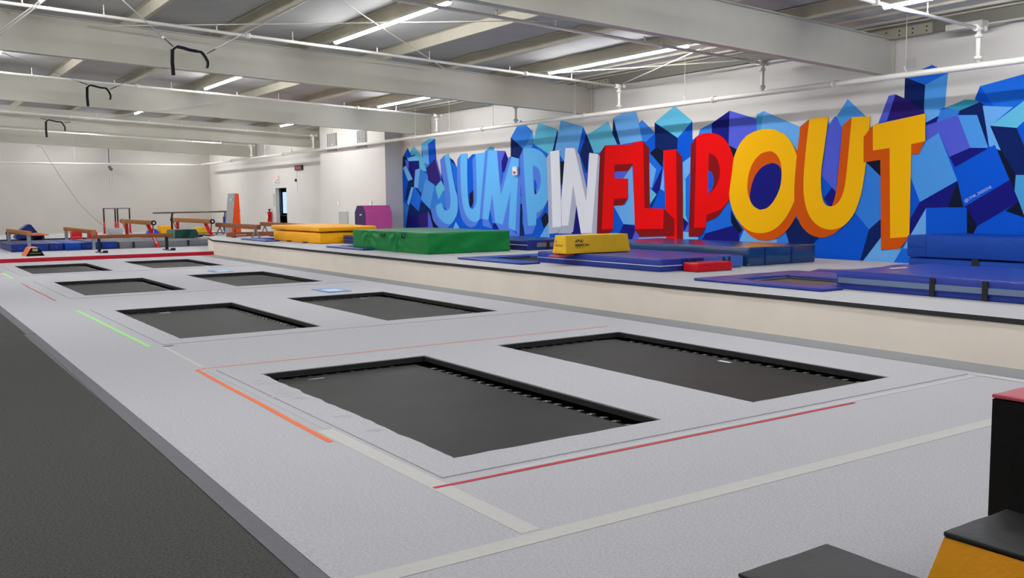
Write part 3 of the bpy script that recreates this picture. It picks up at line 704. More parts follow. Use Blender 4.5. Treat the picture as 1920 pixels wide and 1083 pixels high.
 ('bg','B',[(9.495,3.543),(9.405,3.762),(9.142,3.386),(9.311,3.42)]),
 ('bg','L2',[(9.343,3.413),(9.142,3.386),(8.796,3.344),(9.183,3.052),(8.978,2.605),(9.201,2.694),(9.223,2.827)]),
 ('bg','C',[(9.19,3.049),(8.617,3.431),(8.503,3.445),(8.486,3.024),(8.72,2.98)]),
 ('bg','N',[(9.193,3.049),(8.72,2.98),(8.585,2.668),(8.528,2.604),(8.509,2.149),(8.77,2.171),(8.984,2.605)]),
 ('bg','B',[(8.72,2.98),(8.602,3.083),(8.518,3.086),(8.495,2.542),(8.585,2.674)]),
 ('bg','K',[(9.048,2.615),(8.978,2.605),(8.692,2.154),(8.712,1.893),(8.822,2.09)]),
 ('bg','P',[(10.422,3.145),(9.803,3.284),(9.538,2.68),(9.937,2.538),(10.166,2.99),(10.418,2.847)]),
 ('bg','M2',[(9.803,3.284),(9.441,3.258),(9.21,2.663),(9.545,2.68)]),
 ('bg','D',[(9.937,2.538),(9.545,2.68),(9.19,2.653),(9.343,2.576),(9.826,2.34)]),
 ('bg','B',[(9.826,2.34),(9.096,2.71),(8.807,2.089),(9.621,1.609)]),
 ('bg','D',[(9.628,1.609),(8.807,2.089),(8.612,1.717),(9.358,1.271),(9.546,1.4),(9.57,1.593)]),
 ('bg','M2',[(10.166,2.99),(9.769,2.095),(10.503,1.709),(10.707,2.174),(10.711,2.612),(10.574,2.606),(10.418,2.847)]),
 ('bg','B',[(10.707,2.174),(10.503,1.709),(10.688,1.387)]),
 ('bg','D',[(10.503,1.709),(9.769,2.092),(9.93,1.609),(10.367,1.598),(10.703,0.95),(10.688,1.394)]),
 ('bg','K',[(9.769,2.092),(9.632,1.609),(9.93,1.609)]),
 ('bg','L2',[(10.367,1.598),(10.34,0.827),(10.831,0.809),(10.67,1.088)]),
 ('bg','B',[(10.374,1.598),(9.57,1.599),(9.529,0.695),(10.342,0.658)]),
 ('bg','K',[(9.57,1.593),(9.358,1.271),(9.449,1.054),(9.54,0.986)]),
 ('bg','B',[(8.869,1.544),(8.478,1.417),(8.456,0.897),(9.458,0.86),(9.435,1.118),(9.358,1.271)]),
 ('bg','K',[(8.859,1.544),(8.631,1.714),(8.478,1.417)]),
 ('bg','C2',[(8.702,2.17),(8.509,2.164),(8.474,1.326),(8.631,1.714),(8.712,1.893)]),
 ('bg','M2',[(8.6,4.2),(7.9,4.25),(7.2,3.6),(7.6,2.4),(8.5,2.9)]),
 ('bg','D',[(8.4,2.9),(7.6,2.4),(7.2,1.2),(8.3,0.9)]),
 ('bg','P',[(7.2,3.6),(6.6,4.0),(5.8,3.5),(6.1,2.2),(7.5,2.4)]),
 ('bg','N',[(7.4,2.4),(6.1,2.2),(5.7,0.53),(7.2,0.53)]),
 ('bg','L2',[(5.8,3.5),(5.0,3.9),(4.2,3.2),(4.6,1.8),(6.1,2.2)]),
 ('bg','D',[(4.6,1.8),(6.1,2.2),(5.7,0.53),(4.4,0.53)]),
 ('J','J2',[(28.496,3.392),(28.175,3.444),(28.477,3.29),(28.803,3.236)]),
 ('J','J2',[(28.175,3.444),(27.995,2.817),(28.295,2.659),(28.477,3.29)]),
 ('J','J2',[(27.995,2.817),(27.927,2.604),(28.226,2.444),(28.295,2.659)]),
 ('J','J2',[(27.927,2.604),(27.857,2.395),(28.155,2.233),(28.226,2.444)]),
 ('J','J2',[(27.857,2.395),(27.794,2.223),(28.091,2.06),(28.155,2.233)]),
 ('J','J2',[(27.794,2.223),(27.74,2.114),(28.035,1.951),(28.091,2.06)]),
 ('J','J2',[(27.74,2.114),(27.692,2.043),(27.987,1.879),(28.035,1.951)]),
 ('J','J2',[(27.692,2.043),(27.657,1.964),(27.952,1.8),(27.987,1.879)]),
 ('J','J2',[(27.657,1.964),(27.637,1.856),(27.931,1.691),(27.952,1.8)]),
 ('J','J2',[(27.637,1.856),(27.628,1.74),(27.923,1.574),(27.931,1.691)]),
 ('J','J2',[(27.628,1.74),(27.63,1.633),(27.925,1.466),(27.923,1.574)]),
 ('J','J2',[(27.63,1.633),(27.64,1.54),(27.935,1.372),(27.925,1.466)]),
 ('J','J2',[(27.64,1.54),(27.66,1.455),(27.955,1.287),(27.935,1.372)]),
 ('J','J2',[(27.66,1.455),(27.695,1.375),(27.991,1.205),(27.955,1.287)]),
 ('J','J2',[(27.695,1.375),(27.753,1.293),(28.049,1.123),(27.991,1.205)]),
 ('J','J2',[(27.753,1.293),(27.826,1.216),(28.124,1.045),(28.049,1.123)]),
 ('J','J2',[(27.826,1.216),(27.897,1.151),(28.196,0.978),(28.124,1.045)]),
 ('J','J2',[(27.897,1.151),(27.961,1.101),(28.261,0.928),(28.196,0.978)]),
 ('J','J2',[(27.961,1.101),(28.022,1.064),(28.324,0.891),(28.261,0.928)]),
 ('J','J2',[(28.022,1.064),(28.084,1.036),(28.386,0.862),(28.324,0.891)]),
 ('J','J2',[(28.084,1.036),(28.143,1.018),(28.446,0.844),(28.386,0.862)]),
 ('J','J2',[(28.143,1.018),(28.202,1.009),(28.507,0.835),(28.446,0.844)]),
 ('J','J2',[(28.202,1.009),(28.27,1.007),(28.575,0.832),(28.507,0.835)]),
 ('J','J2',[(28.27,1.007),(28.351,1.01),(28.658,0.835),(28.575,0.832)]),
 ('J','J2',[(28.351,1.01),(28.441,1.02),(28.749,0.844),(28.658,0.835)]),
 ('J','J2',[(28.441,1.02),(28.531,1.037),(28.841,0.861),(28.749,0.844)]),
 ('J','J2',[(28.531,1.037),(28.62,1.064),(28.931,0.888),(28.841,0.861)]),
 ('J','J2',[(28.62,1.064),(28.709,1.099),(29.021,0.923),(28.931,0.888)]),
 ('J','J2',[(28.709,1.099),(28.793,1.14),(29.107,0.963),(29.021,0.923)]),
 ('J','J2',[(28.793,1.14),(28.876,1.185),(29.191,1.009),(29.107,0.963)]),
 ('J','J2',[(28.876,1.185),(28.955,1.236),(29.271,1.06),(29.191,1.009)]),
 ('J','J2',[(28.955,1.236),(29.019,1.29),(29.336,1.114),(29.271,1.06)]),
 ('J','J2',[(29.019,1.29),(29.063,1.344),(29.381,1.169),(29.336,1.114)]),
 ('J','J2',[(29.063,1.344),(29.092,1.401),(29.411,1.226),(29.381,1.169)]),
 ('J','J2',[(29.092,1.401),(29.114,1.461),(29.432,1.286),(29.411,1.226)]),
 ('J','J2',[(29.114,1.461),(29.127,1.526),(29.446,1.352),(29.432,1.286)]),
 ('J','J2',[(29.127,1.526),(29.133,1.595),(29.451,1.421),(29.446,1.352)]),
 ('J','J2',[(29.133,1.595),(29.138,1.664),(29.457,1.49),(29.451,1.421)]),
 ('J','J2',[(29.138,1.664),(28.736,1.754),(29.048,1.583),(29.457,1.49)]),
 ('J','J2',[(28.736,1.754),(28.715,1.706),(29.027,1.535),(29.048,1.583)]),
 ('J','J2',[(28.715,1.706),(28.694,1.659),(29.005,1.487),(29.027,1.535)]),
 ('J','J2',[(28.694,1.659),(28.664,1.614),(28.975,1.443),(29.005,1.487)]),
 ('J','J2',[(28.664,1.614),(28.621,1.571),(28.931,1.399),(28.975,1.443)]),
 ('J','J2',[(28.621,1.571),(28.569,1.531),(28.878,1.359),(28.931,1.399)]),
 ('J','J2',[(28.569,1.531),(28.517,1.501),(28.826,1.329),(28.878,1.359)]),
 ('J','J2',[(28.517,1.501),(28.467,1.486),(28.775,1.314),(28.826,1.329)]),
 ('J','J2',[(28.467,1.486),(28.417,1.481),(28.725,1.309),(28.775,1.314)]),
 ('J','J2',[(28.417,1.481),(28.368,1.475),(28.674,1.304),(28.725,1.309)]),
 ('J','J2',[(28.368,1.475),(28.321,1.487),(28.627,1.316),(28.674,1.304)]),
 ('J','J2',[(28.321,1.487),(28.274,1.499),(28.579,1.328),(28.627,1.316)]),
 ('J','J2',[(28.274,1.499),(28.232,1.521),(28.537,1.35),(28.579,1.328)]),
 ('J','J2',[(28.232,1.521),(28.196,1.554),(28.499,1.384),(28.537,1.35)]),
 ('J','J2',[(28.196,1.554),(28.164,1.596),(28.467,1.427),(28.499,1.384)]),
 ('J','J2',[(28.164,1.596),(28.14,1.651),(28.442,1.483),(28.467,1.427)]),
 ('J','J2',[(28.14,1.651),(28.122,1.712),(28.425,1.544),(28.442,1.483)]),
 ('J','J2',[(28.122,1.712),(28.113,1.785),(28.415,1.618),(28.425,1.544)]),
 ('J','J2',[(28.113,1.785),(28.118,1.893),(28.42,1.727),(28.415,1.618)]),
 ('J','J2',[(28.118,1.893),(28.139,2.042),(28.441,1.877),(28.42,1.727)]),
 ('J','J2',[(28.139,2.042),(28.174,2.227),(28.476,2.063),(28.441,1.877)]),
 ('J','J2',[(28.174,2.227),(28.227,2.453),(28.53,2.29),(28.476,2.063)]),
 ('J','J2',[(28.227,2.453),(28.496,3.392),(28.803,3.236),(28.53,2.29)]),
 ('J','J1',[(28.496,3.392),(28.175,3.444),(27.995,2.817),(27.927,2.604),(27.857,2.395),(27.794,2.223),(27.74,2.114),(27.692,2.043),(27.657,1.964),(27.637,1.856),(27.628,1.74),(27.63,1.633),(27.64,1.54),(27.66,1.455),(27.695,1.375),(27.753,1.293),(27.826,1.216),(27.897,1.151),(27.961,1.101),(28.022,1.064),(28.084,1.036),(28.143,1.018),(28.202,1.009),(28.27,1.007),(28.351,1.01),(28.441,1.02),(28.531,1.037),(28.62,1.064),(28.709,1.099),(28.793,1.14),(28.876,1.185),(28.955,1.236),(29.019,1.29),(29.063,1.344),(29.092,1.401),(29.114,1.461),(29.127,1.526),(29.133,1.595),(29.138,1.664),(28.736,1.754),(28.715,1.706),(28.694,1.659),(28.664,1.614),(28.621,1.571),(28.569,1.531),(28.517,1.501),(28.467,1.486),(28.417,1.481),(28.368,1.475),(28.321,1.487),(28.274,1.499),(28.232,1.521),(28.196,1.554),(28.164,1.596),(28.14,1.651),(28.122,1.712),(28.113,1.785),(28.118,1.893),(28.139,2.042),(28.174,2.227),(28.227,2.453)]),
 ('U','J2',[(27.404,3.379),(26.97,3.385),(27.183,3.207),(27.623,3.2)]),
 ('U','J2',[(26.97,3.385),(26.99,2.607),(27.204,2.424),(27.183,3.207)]),
 ('U','J2',[(26.99,2.607),(26.964,1.994),(27.178,1.807),(27.204,2.424)]),
 ('U','J2',[(26.964,1.994),(26.943,1.856),(27.157,1.669),(27.178,1.807)]),
 ('U','J2',[(26.943,1.856),(26.917,1.751),(27.131,1.563),(27.157,1.669)]),
 ('U','J2',[(26.917,1.751),(26.889,1.669),(27.102,1.48),(27.131,1.563)]),
 ('U','J2',[(26.889,1.669),(26.857,1.615),(27.07,1.426),(27.102,1.48)]),
 ('U','J2',[(26.857,1.615),(26.822,1.584),(27.035,1.395),(27.07,1.426)]),
 ('U','J2',[(26.822,1.584),(26.788,1.553),(27.0,1.365),(27.035,1.395)]),
 ('U','J2',[(26.788,1.553),(26.651,1.539),(26.862,1.351),(27.0,1.365)]),
 ('U','J2',[(26.651,1.539),(26.604,1.565),(26.814,1.377),(26.862,1.351)]),
 ('U','J2',[(26.604,1.565),(26.557,1.59),(26.766,1.402),(26.814,1.377)]),
 ('U','J2',[(26.557,1.59),(26.513,1.632),(26.722,1.446),(26.766,1.402)]),
 ('U','J2',[(26.513,1.632),(26.471,1.687),(26.679,1.501),(26.722,1.446)]),
 ('U','J2',[(26.471,1.687),(26.432,1.759),(26.64,1.573),(26.679,1.501)]),
 ('U','J2',[(26.432,1.759),(26.406,1.882),(26.613,1.697),(26.64,1.573)]),
 ('U','J2',[(26.406,1.882),(26.409,2.592),(26.617,2.412),(26.613,1.697)]),
 ('U','J2',[(26.409,2.592),(26.439,3.342),(26.646,3.167),(26.617,2.412)]),
 ('U','J2',[(26.439,3.342),(25.927,3.361),(26.129,3.188),(26.646,3.167)]),
 ('U','J2',[(25.927,3.361),(25.925,2.579),(26.126,2.402),(26.129,3.188)]),
 ('U','J2',[(25.925,2.579),(25.905,1.983),(26.106,1.802),(26.126,2.402)]),
 ('U','J2',[(25.905,1.983),(25.92,1.846),(26.122,1.663),(26.106,1.802)]),
 ('U','J2',[(25.92,1.846),(25.945,1.735),(26.148,1.552),(26.122,1.663)]),
 ('U','J2',[(25.945,1.735),(25.978,1.632),(26.181,1.448),(26.148,1.552)]),
 ('U','J2',[(25.978,1.632),(26.018,1.529),(26.221,1.344),(26.181,1.448)]),
 ('U','J2',[(26.018,1.529),(26.065,1.433),(26.269,1.247),(26.221,1.344)]),
 ('U','J2',[(26.065,1.433),(26.116,1.349),(26.321,1.163),(26.269,1.247)]),
 ('U','J2',[(26.116,1.349),(26.167,1.28),(26.373,1.093),(26.321,1.163)]),
 ('U','J2',[(26.167,1.28),(26.222,1.223),(26.428,1.035),(26.373,1.093)]),
 ('U','J2',[(26.222,1.223),(26.287,1.177),(26.494,0.988),(26.428,1.035)]),
 ('U','J2',[(26.287,1.177),(26.37,1.145),(26.578,0.956),(26.494,0.988)]),
 ('U','J2',[(26.37,1.145),(26.464,1.124),(26.673,0.934),(26.578,0.956)]),
 ('U','J2',[(26.464,1.124),(26.559,1.102),(26.769,0.912),(26.673,0.934)]),
 ('U','J2',[(26.559,1.102),(26.65,1.118),(26.861,0.927),(26.769,0.912)]),
 ('U','J2',[(26.65,1.118),(26.741,1.134),(26.953,0.943),(26.861,0.927)]),
 ('U','J2',[(26.741,1.134),(26.832,1.163),(27.045,0.972),(26.953,0.943)]),
 ('U','J2',[(26.832,1.163),(26.927,1.21),(27.141,1.018),(27.045,0.972)]),
 ('U','J2',[(26.927,1.21),(27.022,1.27),(27.238,1.078),(27.141,1.018)]),
 ('U','J2',[(27.022,1.27),(27.106,1.342),(27.322,1.15),(27.238,1.078)]),
 ('U','J2',[(27.106,1.342),(27.171,1.422),(27.388,1.231),(27.322,1.15)]),
 ('U','J2',[(27.171,1.422),(27.225,1.515),(27.442,1.324),(27.388,1.231)]),
 ('U','J2',[(27.225,1.515),(27.274,1.633),(27.492,1.442),(27.442,1.324)]),
 ('U','J2',[(27.274,1.633),(27.323,1.781),(27.542,1.591),(27.492,1.442)]),
 ('U','J2',[(27.323,1.781),(27.368,1.954),(27.587,1.765),(27.542,1.591)]),
 ('U','J2',[(27.368,1.954),(27.402,2.144),(27.621,1.956),(27.587,1.765)]),
 ('U','J2',[(27.402,2.144),(27.434,2.8),(27.653,2.616),(27.621,1.956)]),
 ('U','J2',[(27.434,2.8),(27.429,2.999),(27.648,2.817),(27.653,2.616)]),
 ('U','J2',[(27.429,2.999),(27.416,3.189),(27.635,3.008),(27.648,2.817)]),
 ('U','J2',[(27.416,3.189),(27.404,3.379),(27.623,3.2),(27.635,3.008)]),
 ('U','J1',[(27.404,3.379),(26.97,3.385),(26.99,2.607),(26.964,1.994),(26.943,1.856),(26.917,1.751),(26.889,1.669),(26.857,1.615),(26.822,1.584),(26.788,1.553),(26.651,1.539),(26.604,1.565),(26.557,1.59),(26.513,1.632),(26.471,1.687),(26.432,1.759),(26.406,1.882),(26.409,2.592),(26.439,3.342),(25.927,3.361),(25.925,2.579),(25.905,1.983),(25.92,1.846),(25.945,1.735),(25.978,1.632),(26.018,1.529),(26.065,1.433),(26.116,1.349),(26.167,1.28),(26.222,1.223),(26.287,1.177),(26.37,1.145),(26.464,1.124),(26.559,1.102),(26.65,1.118),(26.741,1.134),(26.832,1.163),(26.927,1.21),(27.022,1.27),(27.106,1.342),(27.171,1.422),(27.225,1.515),(27.274,1.633),(27.323,1.781),(27.368,1.954),(27.402,2.144),(27.434,2.8),(27.429,2.999),(27.416,3.189)]),
 ('M','J2',[(26.077,1.229),(25.706,1.183),(25.467,0.914),(26.043,0.987)]),
 ('M','J2',[(25.297,1.102),(24.866,1.055),(24.541,0.952),(23.941,0.706),(24.873,0.702)]),
 ('M','J2',[(25.467,2.032),(25.297,1.102),(25.461,1.203),(25.607,1.531)]),
 ('M','J2',[(24.414,2.112),(24.541,0.952),(24.835,0.723),(24.881,1.055)]),
 ('M','J2',[(23.942,3.084),(23.849,2.319),(23.941,0.706),(24.163,0.868)]),
 ('M','J2',[(25.683,3.414),(25.156,3.388),(25.32,3.396),(25.851,3.422)]),
 ('M','J2',[(25.156,3.388),(24.96,1.978),(25.123,1.98),(25.32,3.396)]),
 ('M','J2',[(24.96,1.978),(24.326,3.159),(24.483,3.165),(25.123,1.98)]),
 ('M','J2',[(24.326,3.159),(23.942,3.084),(24.095,3.09),(24.483,3.165)]),
 ('M','J2',[(23.942,3.084),(24.163,0.868),(24.32,0.864),(24.095,3.09)]),
 ('M','J2',[(24.163,0.868),(24.541,0.952),(24.7,0.949),(24.32,0.864)]),
 ('M','J2',[(24.541,0.952),(24.414,2.112),(24.572,2.114),(24.7,0.949)]),
 ('M','J2',[(24.414,2.112),(24.866,1.055),(25.029,1.053),(24.572,2.114)]),
 ('M','J2',[(24.866,1.055),(25.297,1.102),(25.463,1.1),(25.029,1.053)]),
 ('M','J2',[(25.297,1.102),(25.467,2.032),(25.635,2.034),(25.463,1.1)]),
 ('M','J2',[(25.467,2.032),(25.706,1.183),(25.876,1.181),(25.635,2.034)]),
 ('M','J2',[(25.706,1.183),(26.077,1.229),(26.251,1.227),(25.876,1.181)]),
 ('M','J2',[(26.077,1.229),(25.683,3.414),(25.851,3.422),(26.251,1.227)]),
 ('M','J1',[(25.683,3.414),(25.156,3.388),(24.96,1.978),(24.326,3.159),(23.942,3.084),(24.163,0.868),(24.541,0.952),(24.414,2.112),(24.866,1.055),(25.297,1.102),(25.467,2.032),(25.706,1.183),(26.077,1.229)]),
 ('P','J2',[(23.697,3.383),(23.532,3.381),(23.726,3.127),(23.893,3.128)]),
 ('P','J2',[(23.532,3.381),(23.369,3.379),(23.561,3.126),(23.726,3.127)]),
 ('P','J2',[(23.369,3.379),(23.225,3.371),(23.416,3.119),(23.561,3.126)]),
 ('P','J2',[(23.225,3.371),(23.113,3.355),(23.302,3.105),(23.416,3.119)]),
 ('P','J2',[(23.113,3.355),(23.019,3.334),(23.207,3.084),(23.302,3.105)]),
 ('P','J2',[(23.019,3.334),(22.93,3.306),(23.116,3.057),(23.207,3.084)]),
 ('P','J2',[(22.93,3.306),(22.839,3.272),(23.025,3.023),(23.116,3.057)]),
 ('P','J2',[(22.839,3.272),(22.753,3.232),(22.938,2.983),(23.025,3.023)]),
 ('P','J2',[(22.753,3.232),(22.671,3.181),(22.855,2.933),(22.938,2.983)]),
 ('P','J2',[(22.671,3.181),(22.592,3.119),(22.774,2.871),(22.855,2.933)]),
 ('P','J2',[(22.592,3.119),(22.516,3.047),(22.698,2.799),(22.774,2.871)]),
 ('P','J2',[(22.516,3.047),(22.45,2.966),(22.631,2.717),(22.698,2.799)]),
 ('P','J2',[(22.45,2.966),(22.394,2.871),(22.575,2.622),(22.631,2.717)]),
 ('P','J2',[(22.394,2.871),(22.348,2.766),(22.528,2.517),(22.575,2.622)]),
 ('P','J2',[(22.348,2.766),(22.313,2.662),(22.493,2.413),(22.528,2.517)]),
 ('P','J2',[(22.313,2.662),(22.29,2.564),(22.469,2.314),(22.493,2.413)]),
 ('P','J2',[(22.29,2.564),(22.278,2.465),(22.458,2.215),(22.469,2.314)]),
 ('P','J2',[(22.278,2.465),(22.277,2.363),(22.457,2.112),(22.458,2.215)]),
 ('P','J2',[(22.277,2.363),(22.289,2.251),(22.469,1.999),(22.457,2.112)]),
 ('P','J2',[(22.289,2.251),(22.312,2.135),(22.492,1.882),(22.469,1.999)]),
 ('P','J2',[(22.312,2.135),(22.343,2.028),(22.524,1.773),(22.492,1.882)]),
 ('P','J2',[(22.343,2.028),(22.384,1.933),(22.565,1.678),(22.524,1.773)]),
 ('P','J2',[(22.384,1.933),(22.434,1.846),(22.615,1.59),(22.565,1.678)]),
 ('P','J2',[(22.434,1.846),(22.492,1.766),(22.675,1.508),(22.615,1.59)]),
 ('P','J2',[(22.492,1.766),(22.559,1.69),(22.742,1.431),(22.675,1.508)]),
 ('P','J2',[(22.559,1.69),(22.635,1.62),(22.819,1.36),(22.742,1.431)]),
 ('P','J2',[(22.635,1.62),(22.719,1.558),(22.905,1.297),(22.819,1.36)]),
 ('P','J2',[(22.719,1.558),(22.816,1.507),(23.003,1.246),(22.905,1.297)]),
 ('P','J2',[(22.816,1.507),(22.922,1.465),(23.11,1.202),(23.003,1.246)]),
 ('P','J2',[(22.922,1.465),(23.029,1.423),(23.218,1.159),(23.11,1.202)]),
 ('P','J2',[(23.029,1.423),(23.052,1.069),(23.242,0.802),(23.218,1.159)]),
 ('P','J2',[(23.052,1.069),(23.469,1.031),(23.663,0.761),(23.242,0.802)]),
 ('P','J2',[(23.469,1.031),(23.581,1.848),(23.776,1.583),(23.663,0.761)]),
 ('P','J2',[(23.581,1.848),(23.671,2.782),(23.867,2.523),(23.776,1.583)]),
 ('P','J2',[(23.671,2.782),(23.684,3.007),(23.88,2.75),(23.867,2.523)]),
 ('P','J2',[(23.684,3.007),(23.691,3.195),(23.887,2.939),(23.88,2.75)]),
 ('P','J2',[(23.691,3.195),(23.697,3.383),(23.893,3.128),(23.887,2.939)]),
 ('P','J1',[(23.697,3.383),(23.532,3.381),(23.369,3.379),(23.225,3.371),(23.113,3.355),(23.019,3.334),(22.93,3.306),(22.839,3.272),(22.753,3.232),(22.671,3.181),(22.592,3.119),(22.516,3.047),(22.45,2.966),(22.394,2.871),(22.348,2.766),(22.313,2.662),(22.29,2.564),(22.278,2.465),(22.277,2.363),(22.289,2.251),(22.312,2.135),(22.343,2.028),(22.384,1.933),(22.434,1.846),(22.492,1.766),(22.559,1.69),(22.635,1.62),(22.719,1.558),(22.816,1.507),(22.922,1.465),(23.029,1.423),(23.052,1.069),(23.469,1.031),(23.581,1.848),(23.671,2.782),(23.684,3.007),(23.691,3.195)]),
 ('P','J2',[(23.212,2.835),(23.046,2.83),(22.991,2.795),(22.937,2.761),(22.89,2.718),(22.854,2.66),(22.827,2.593),(22.807,2.526),(22.796,2.462),(22.792,2.398),(22.796,2.336),(22.809,2.277),(22.829,2.22),(22.857,2.167),(22.891,2.118),(22.933,2.073),(22.976,2.035),(23.019,2.008),(23.064,1.988),(23.109,1.968),(23.13,2.073),(23.152,2.179),(23.171,2.306),(23.186,2.468),(23.199,2.652)]),
 ('P','B',[(23.137,2.439),(23.038,2.38),(22.987,2.226),(23.041,2.074),(23.109,1.968),(23.159,2.229)]),
 ('P','K',[(23.133,2.19),(23.015,2.028),(23.109,1.968)]),
 ('I','I2',[(22.321,3.221),(21.873,3.243),(22.047,3.068),(22.5,3.042)]),
 ('I','I2',[(21.873,3.243),(21.829,2.427),(22.003,2.246),(22.047,3.068)]),
 ('I','I2',[(21.829,2.427),(21.803,1.689),(21.977,1.503),(22.003,2.246)]),
 ('I','I2',[(21.803,1.689),(21.795,1.041),(21.97,0.851),(21.977,1.503)]),
 ('I','I2',[(21.795,1.041),(22.225,1.007),(22.405,0.815),(21.97,0.851)]),
 ('I','I2',[(22.225,1.007),(22.265,2.288),(22.444,2.104),(22.405,0.815)]),
 ('I','I2',[(22.265,2.288),(22.321,3.221),(22.5,3.042),(22.444,2.104)]),
 ('I','I1',[(22.321,3.221),(21.873,3.243),(21.829,2.427),(21.803,1.689),(21.795,1.041),(22.225,1.007),(22.265,2.288)]),
 ('N','I2',[(21.777,1.06),(21.46,1.084),(21.293,0.849),(21.963,0.833)]),
 ('N','I2',[(21.581,3.287),(21.164,3.266),(20.944,3.07),(21.354,3.088)]),
 ('N','I2',[(21.164,3.266),(20.636,1.758),(20.421,1.573),(20.944,3.07)]),
 ('N','I2',[(20.636,1.758),(20.498,3.099),(20.285,2.907),(20.421,1.573)]),
 ('N','I2',[(20.498,3.099),(20.114,3.05),(19.906,2.861),(20.285,2.907)]),
 ('N','I2',[(20.114,3.05),(20.394,0.888),(20.181,0.709),(19.906,2.861)]),
 ('N','I2',[(20.394,0.888),(20.881,0.877),(20.662,0.695),(20.181,0.709)]),
 ('N','I2',[(20.881,0.877),(21.228,2.231),(21.005,2.04),(20.662,0.695)]),
 ('N','I2',[(21.228,2.231),(21.46,1.084),(21.234,0.898),(21.005,2.04)]),
 ('N','I2',[(21.46,1.084),(21.777,1.06),(21.546,0.872),(21.234,0.898)]),
 ('N','I2',[(21.777,1.06),(21.797,1.781),(21.566,1.589),(21.546,0.872)]),
 ('N','I2',[(21.797,1.781),(21.581,3.287),(21.354,3.088),(21.566,1.589)]),
 ('N','I1',[(21.581,3.287),(21.164,3.266),(20.636,1.758),(20.498,3.099),(20.114,3.05),(20.394,0.888),(20.881,0.877),(21.228,2.231),(21.46,1.084),(21.777,1.06),(21.797,1.781)]),
 ('F','R2',[(19.809,3.269),(18.691,3.234),(18.896,3.059),(20.031,3.087)]),
 ('F','R2',[(18.691,3.234),(18.661,2.734),(18.867,2.554),(18.896,3.059)]),
 ('F','R2',[(18.661,2.734),(19.424,2.736),(19.641,2.552),(18.867,2.554)]),
 ('F','R2',[(19.424,2.736),(19.435,2.37),(19.652,2.183),(19.641,2.552)]),
 ('F','R2',[(19.435,2.37),(18.877,2.356),(19.086,2.172),(19.652,2.183)]),
 ('F','R2',[(18.877,2.356),(18.875,1.839),(19.084,1.651),(19.086,2.172)]),
 ('F','R2',[(18.875,1.839),(19.45,1.825),(19.668,1.633),(19.084,1.651)]),
 ('F','R2',[(19.45,1.825),(19.489,1.021),(19.708,0.822),(19.668,1.633)]),
 ('F','R2',[(19.489,1.021),(19.954,0.997),(20.18,0.794),(19.708,0.822)]),
 ('F','R2',[(19.954,0.997),(19.878,2.37),(20.102,2.179),(20.18,0.794)]),
 ('F','R2',[(19.878,2.37),(19.809,3.269),(20.031,3.087),(20.102,2.179)]),
 ('F','R1',[(19.809,3.269),(18.691,3.234),(18.661,2.734),(19.424,2.736),(19.435,2.37),(18.877,2.356),(18.875,1.839),(19.45,1.825),(19.489,1.021),(19.954,0.997),(19.878,2.37)]),
 ('I.','R2',[(17.549,3.019),(17.092,3.03),(16.879,2.832),(17.329,2.817)]),
 ('I.','R2',[(17.092,3.03),(17.057,1.962),(16.843,1.771),(16.879,2.832)]),
 ('I.','R2',[(17.057,1.962),(17.034,0.734),(16.82,0.55),(16.843,1.771)]),
 ('I.','R2',[(17.034,0.734),(17.428,0.721),(17.208,0.535),(16.82,0.55)]),
 ('I.','R2',[(17.428,0.721),(17.464,1.967),(17.245,1.773),(17.208,0.535)]),
 ('I.','R2',[(17.464,1.967),(17.549,3.019),(17.329,2.817),(17.245,1.773)]),
 ('I.','R1',[(17.549,3.019),(17.092,3.03),(17.057,1.962),(17.034,0.734),(17.428,0.721),(17.464,1.967)]),
 ('L','R2',[(18.292,3.29),(18.072,3.107),(18.035,1.569),(18.229,1.579)]),
 ('L','R2',[(18.599,1.028),(17.531,1.066),(17.511,1.57),(17.137,1.314),(17.133,0.885),(18.41,0.834)]),
 ('L','R1',[(18.707,3.289),(18.292,3.29),(18.229,1.579),(17.511,1.57),(17.531,1.066),(18.599,1.028),(18.67,2.341)]),
 ('P.','R2',[(15.583,1.565),(15.319,1.764),(15.671,1.404),(16.038,1.319)]),
 ('P.','R2',[(16.409,3.292),(16.326,3.316),(16.504,3.115),(16.589,3.091)]),
 ('P.','R2',[(16.326,3.316),(16.242,3.339),(16.419,3.139),(16.504,3.115)]),
 ('P.','R2',[(16.242,3.339),(16.161,3.355),(16.337,3.156),(16.419,3.139)]),
 ('P.','R2',[(16.161,3.355),(16.083,3.361),(16.258,3.163),(16.337,3.156)]),
 ('P.','R2',[(16.083,3.361),(16.007,3.361),(16.181,3.163),(16.258,3.163)]),
 ('P.','R2',[(16.007,3.361),(15.929,3.353),(16.102,3.156),(16.181,3.163)]),
 ('P.','R2',[(15.929,3.353),(15.845,3.339),(16.017,3.142),(16.102,3.156)]),
 ('P.','R2',[(15.845,3.339),(15.759,3.318),(15.93,3.122),(16.017,3.142)]),
 ('P.','R2',[(15.759,3.318),(15.679,3.291),(15.848,3.095),(15.93,3.122)]),
 ('P.','R2',[(15.679,3.291),(15.607,3.259),(15.775,3.064),(15.848,3.095)]),
 ('P.','R2',[(15.607,3.259),(15.54,3.221),(15.707,3.026),(15.775,3.064)]),
 ('P.','R2',[(15.54,3.221),(15.476,3.17),(15.642,2.975),(15.707,3.026)]),
 ('P.','R2',[(15.476,3.17),(15.411,3.099),(15.576,2.904),(15.642,2.975)]),
 ('P.','R2',[(15.411,3.099),(15.348,3.016),(15.513,2.82),(15.576,2.904)]),
 ('P.','R2',[(15.348,3.016),(15.295,2.931),(15.459,2.735),(15.513,2.82)]),
 ('P.','R2',[(15.295,2.931),(15.254,2.85),(15.417,2.654),(15.459,2.735)]),
 ('P.','R2',[(15.254,2.85),(15.221,2.768),(15.384,2.571),(15.417,2.654)]),
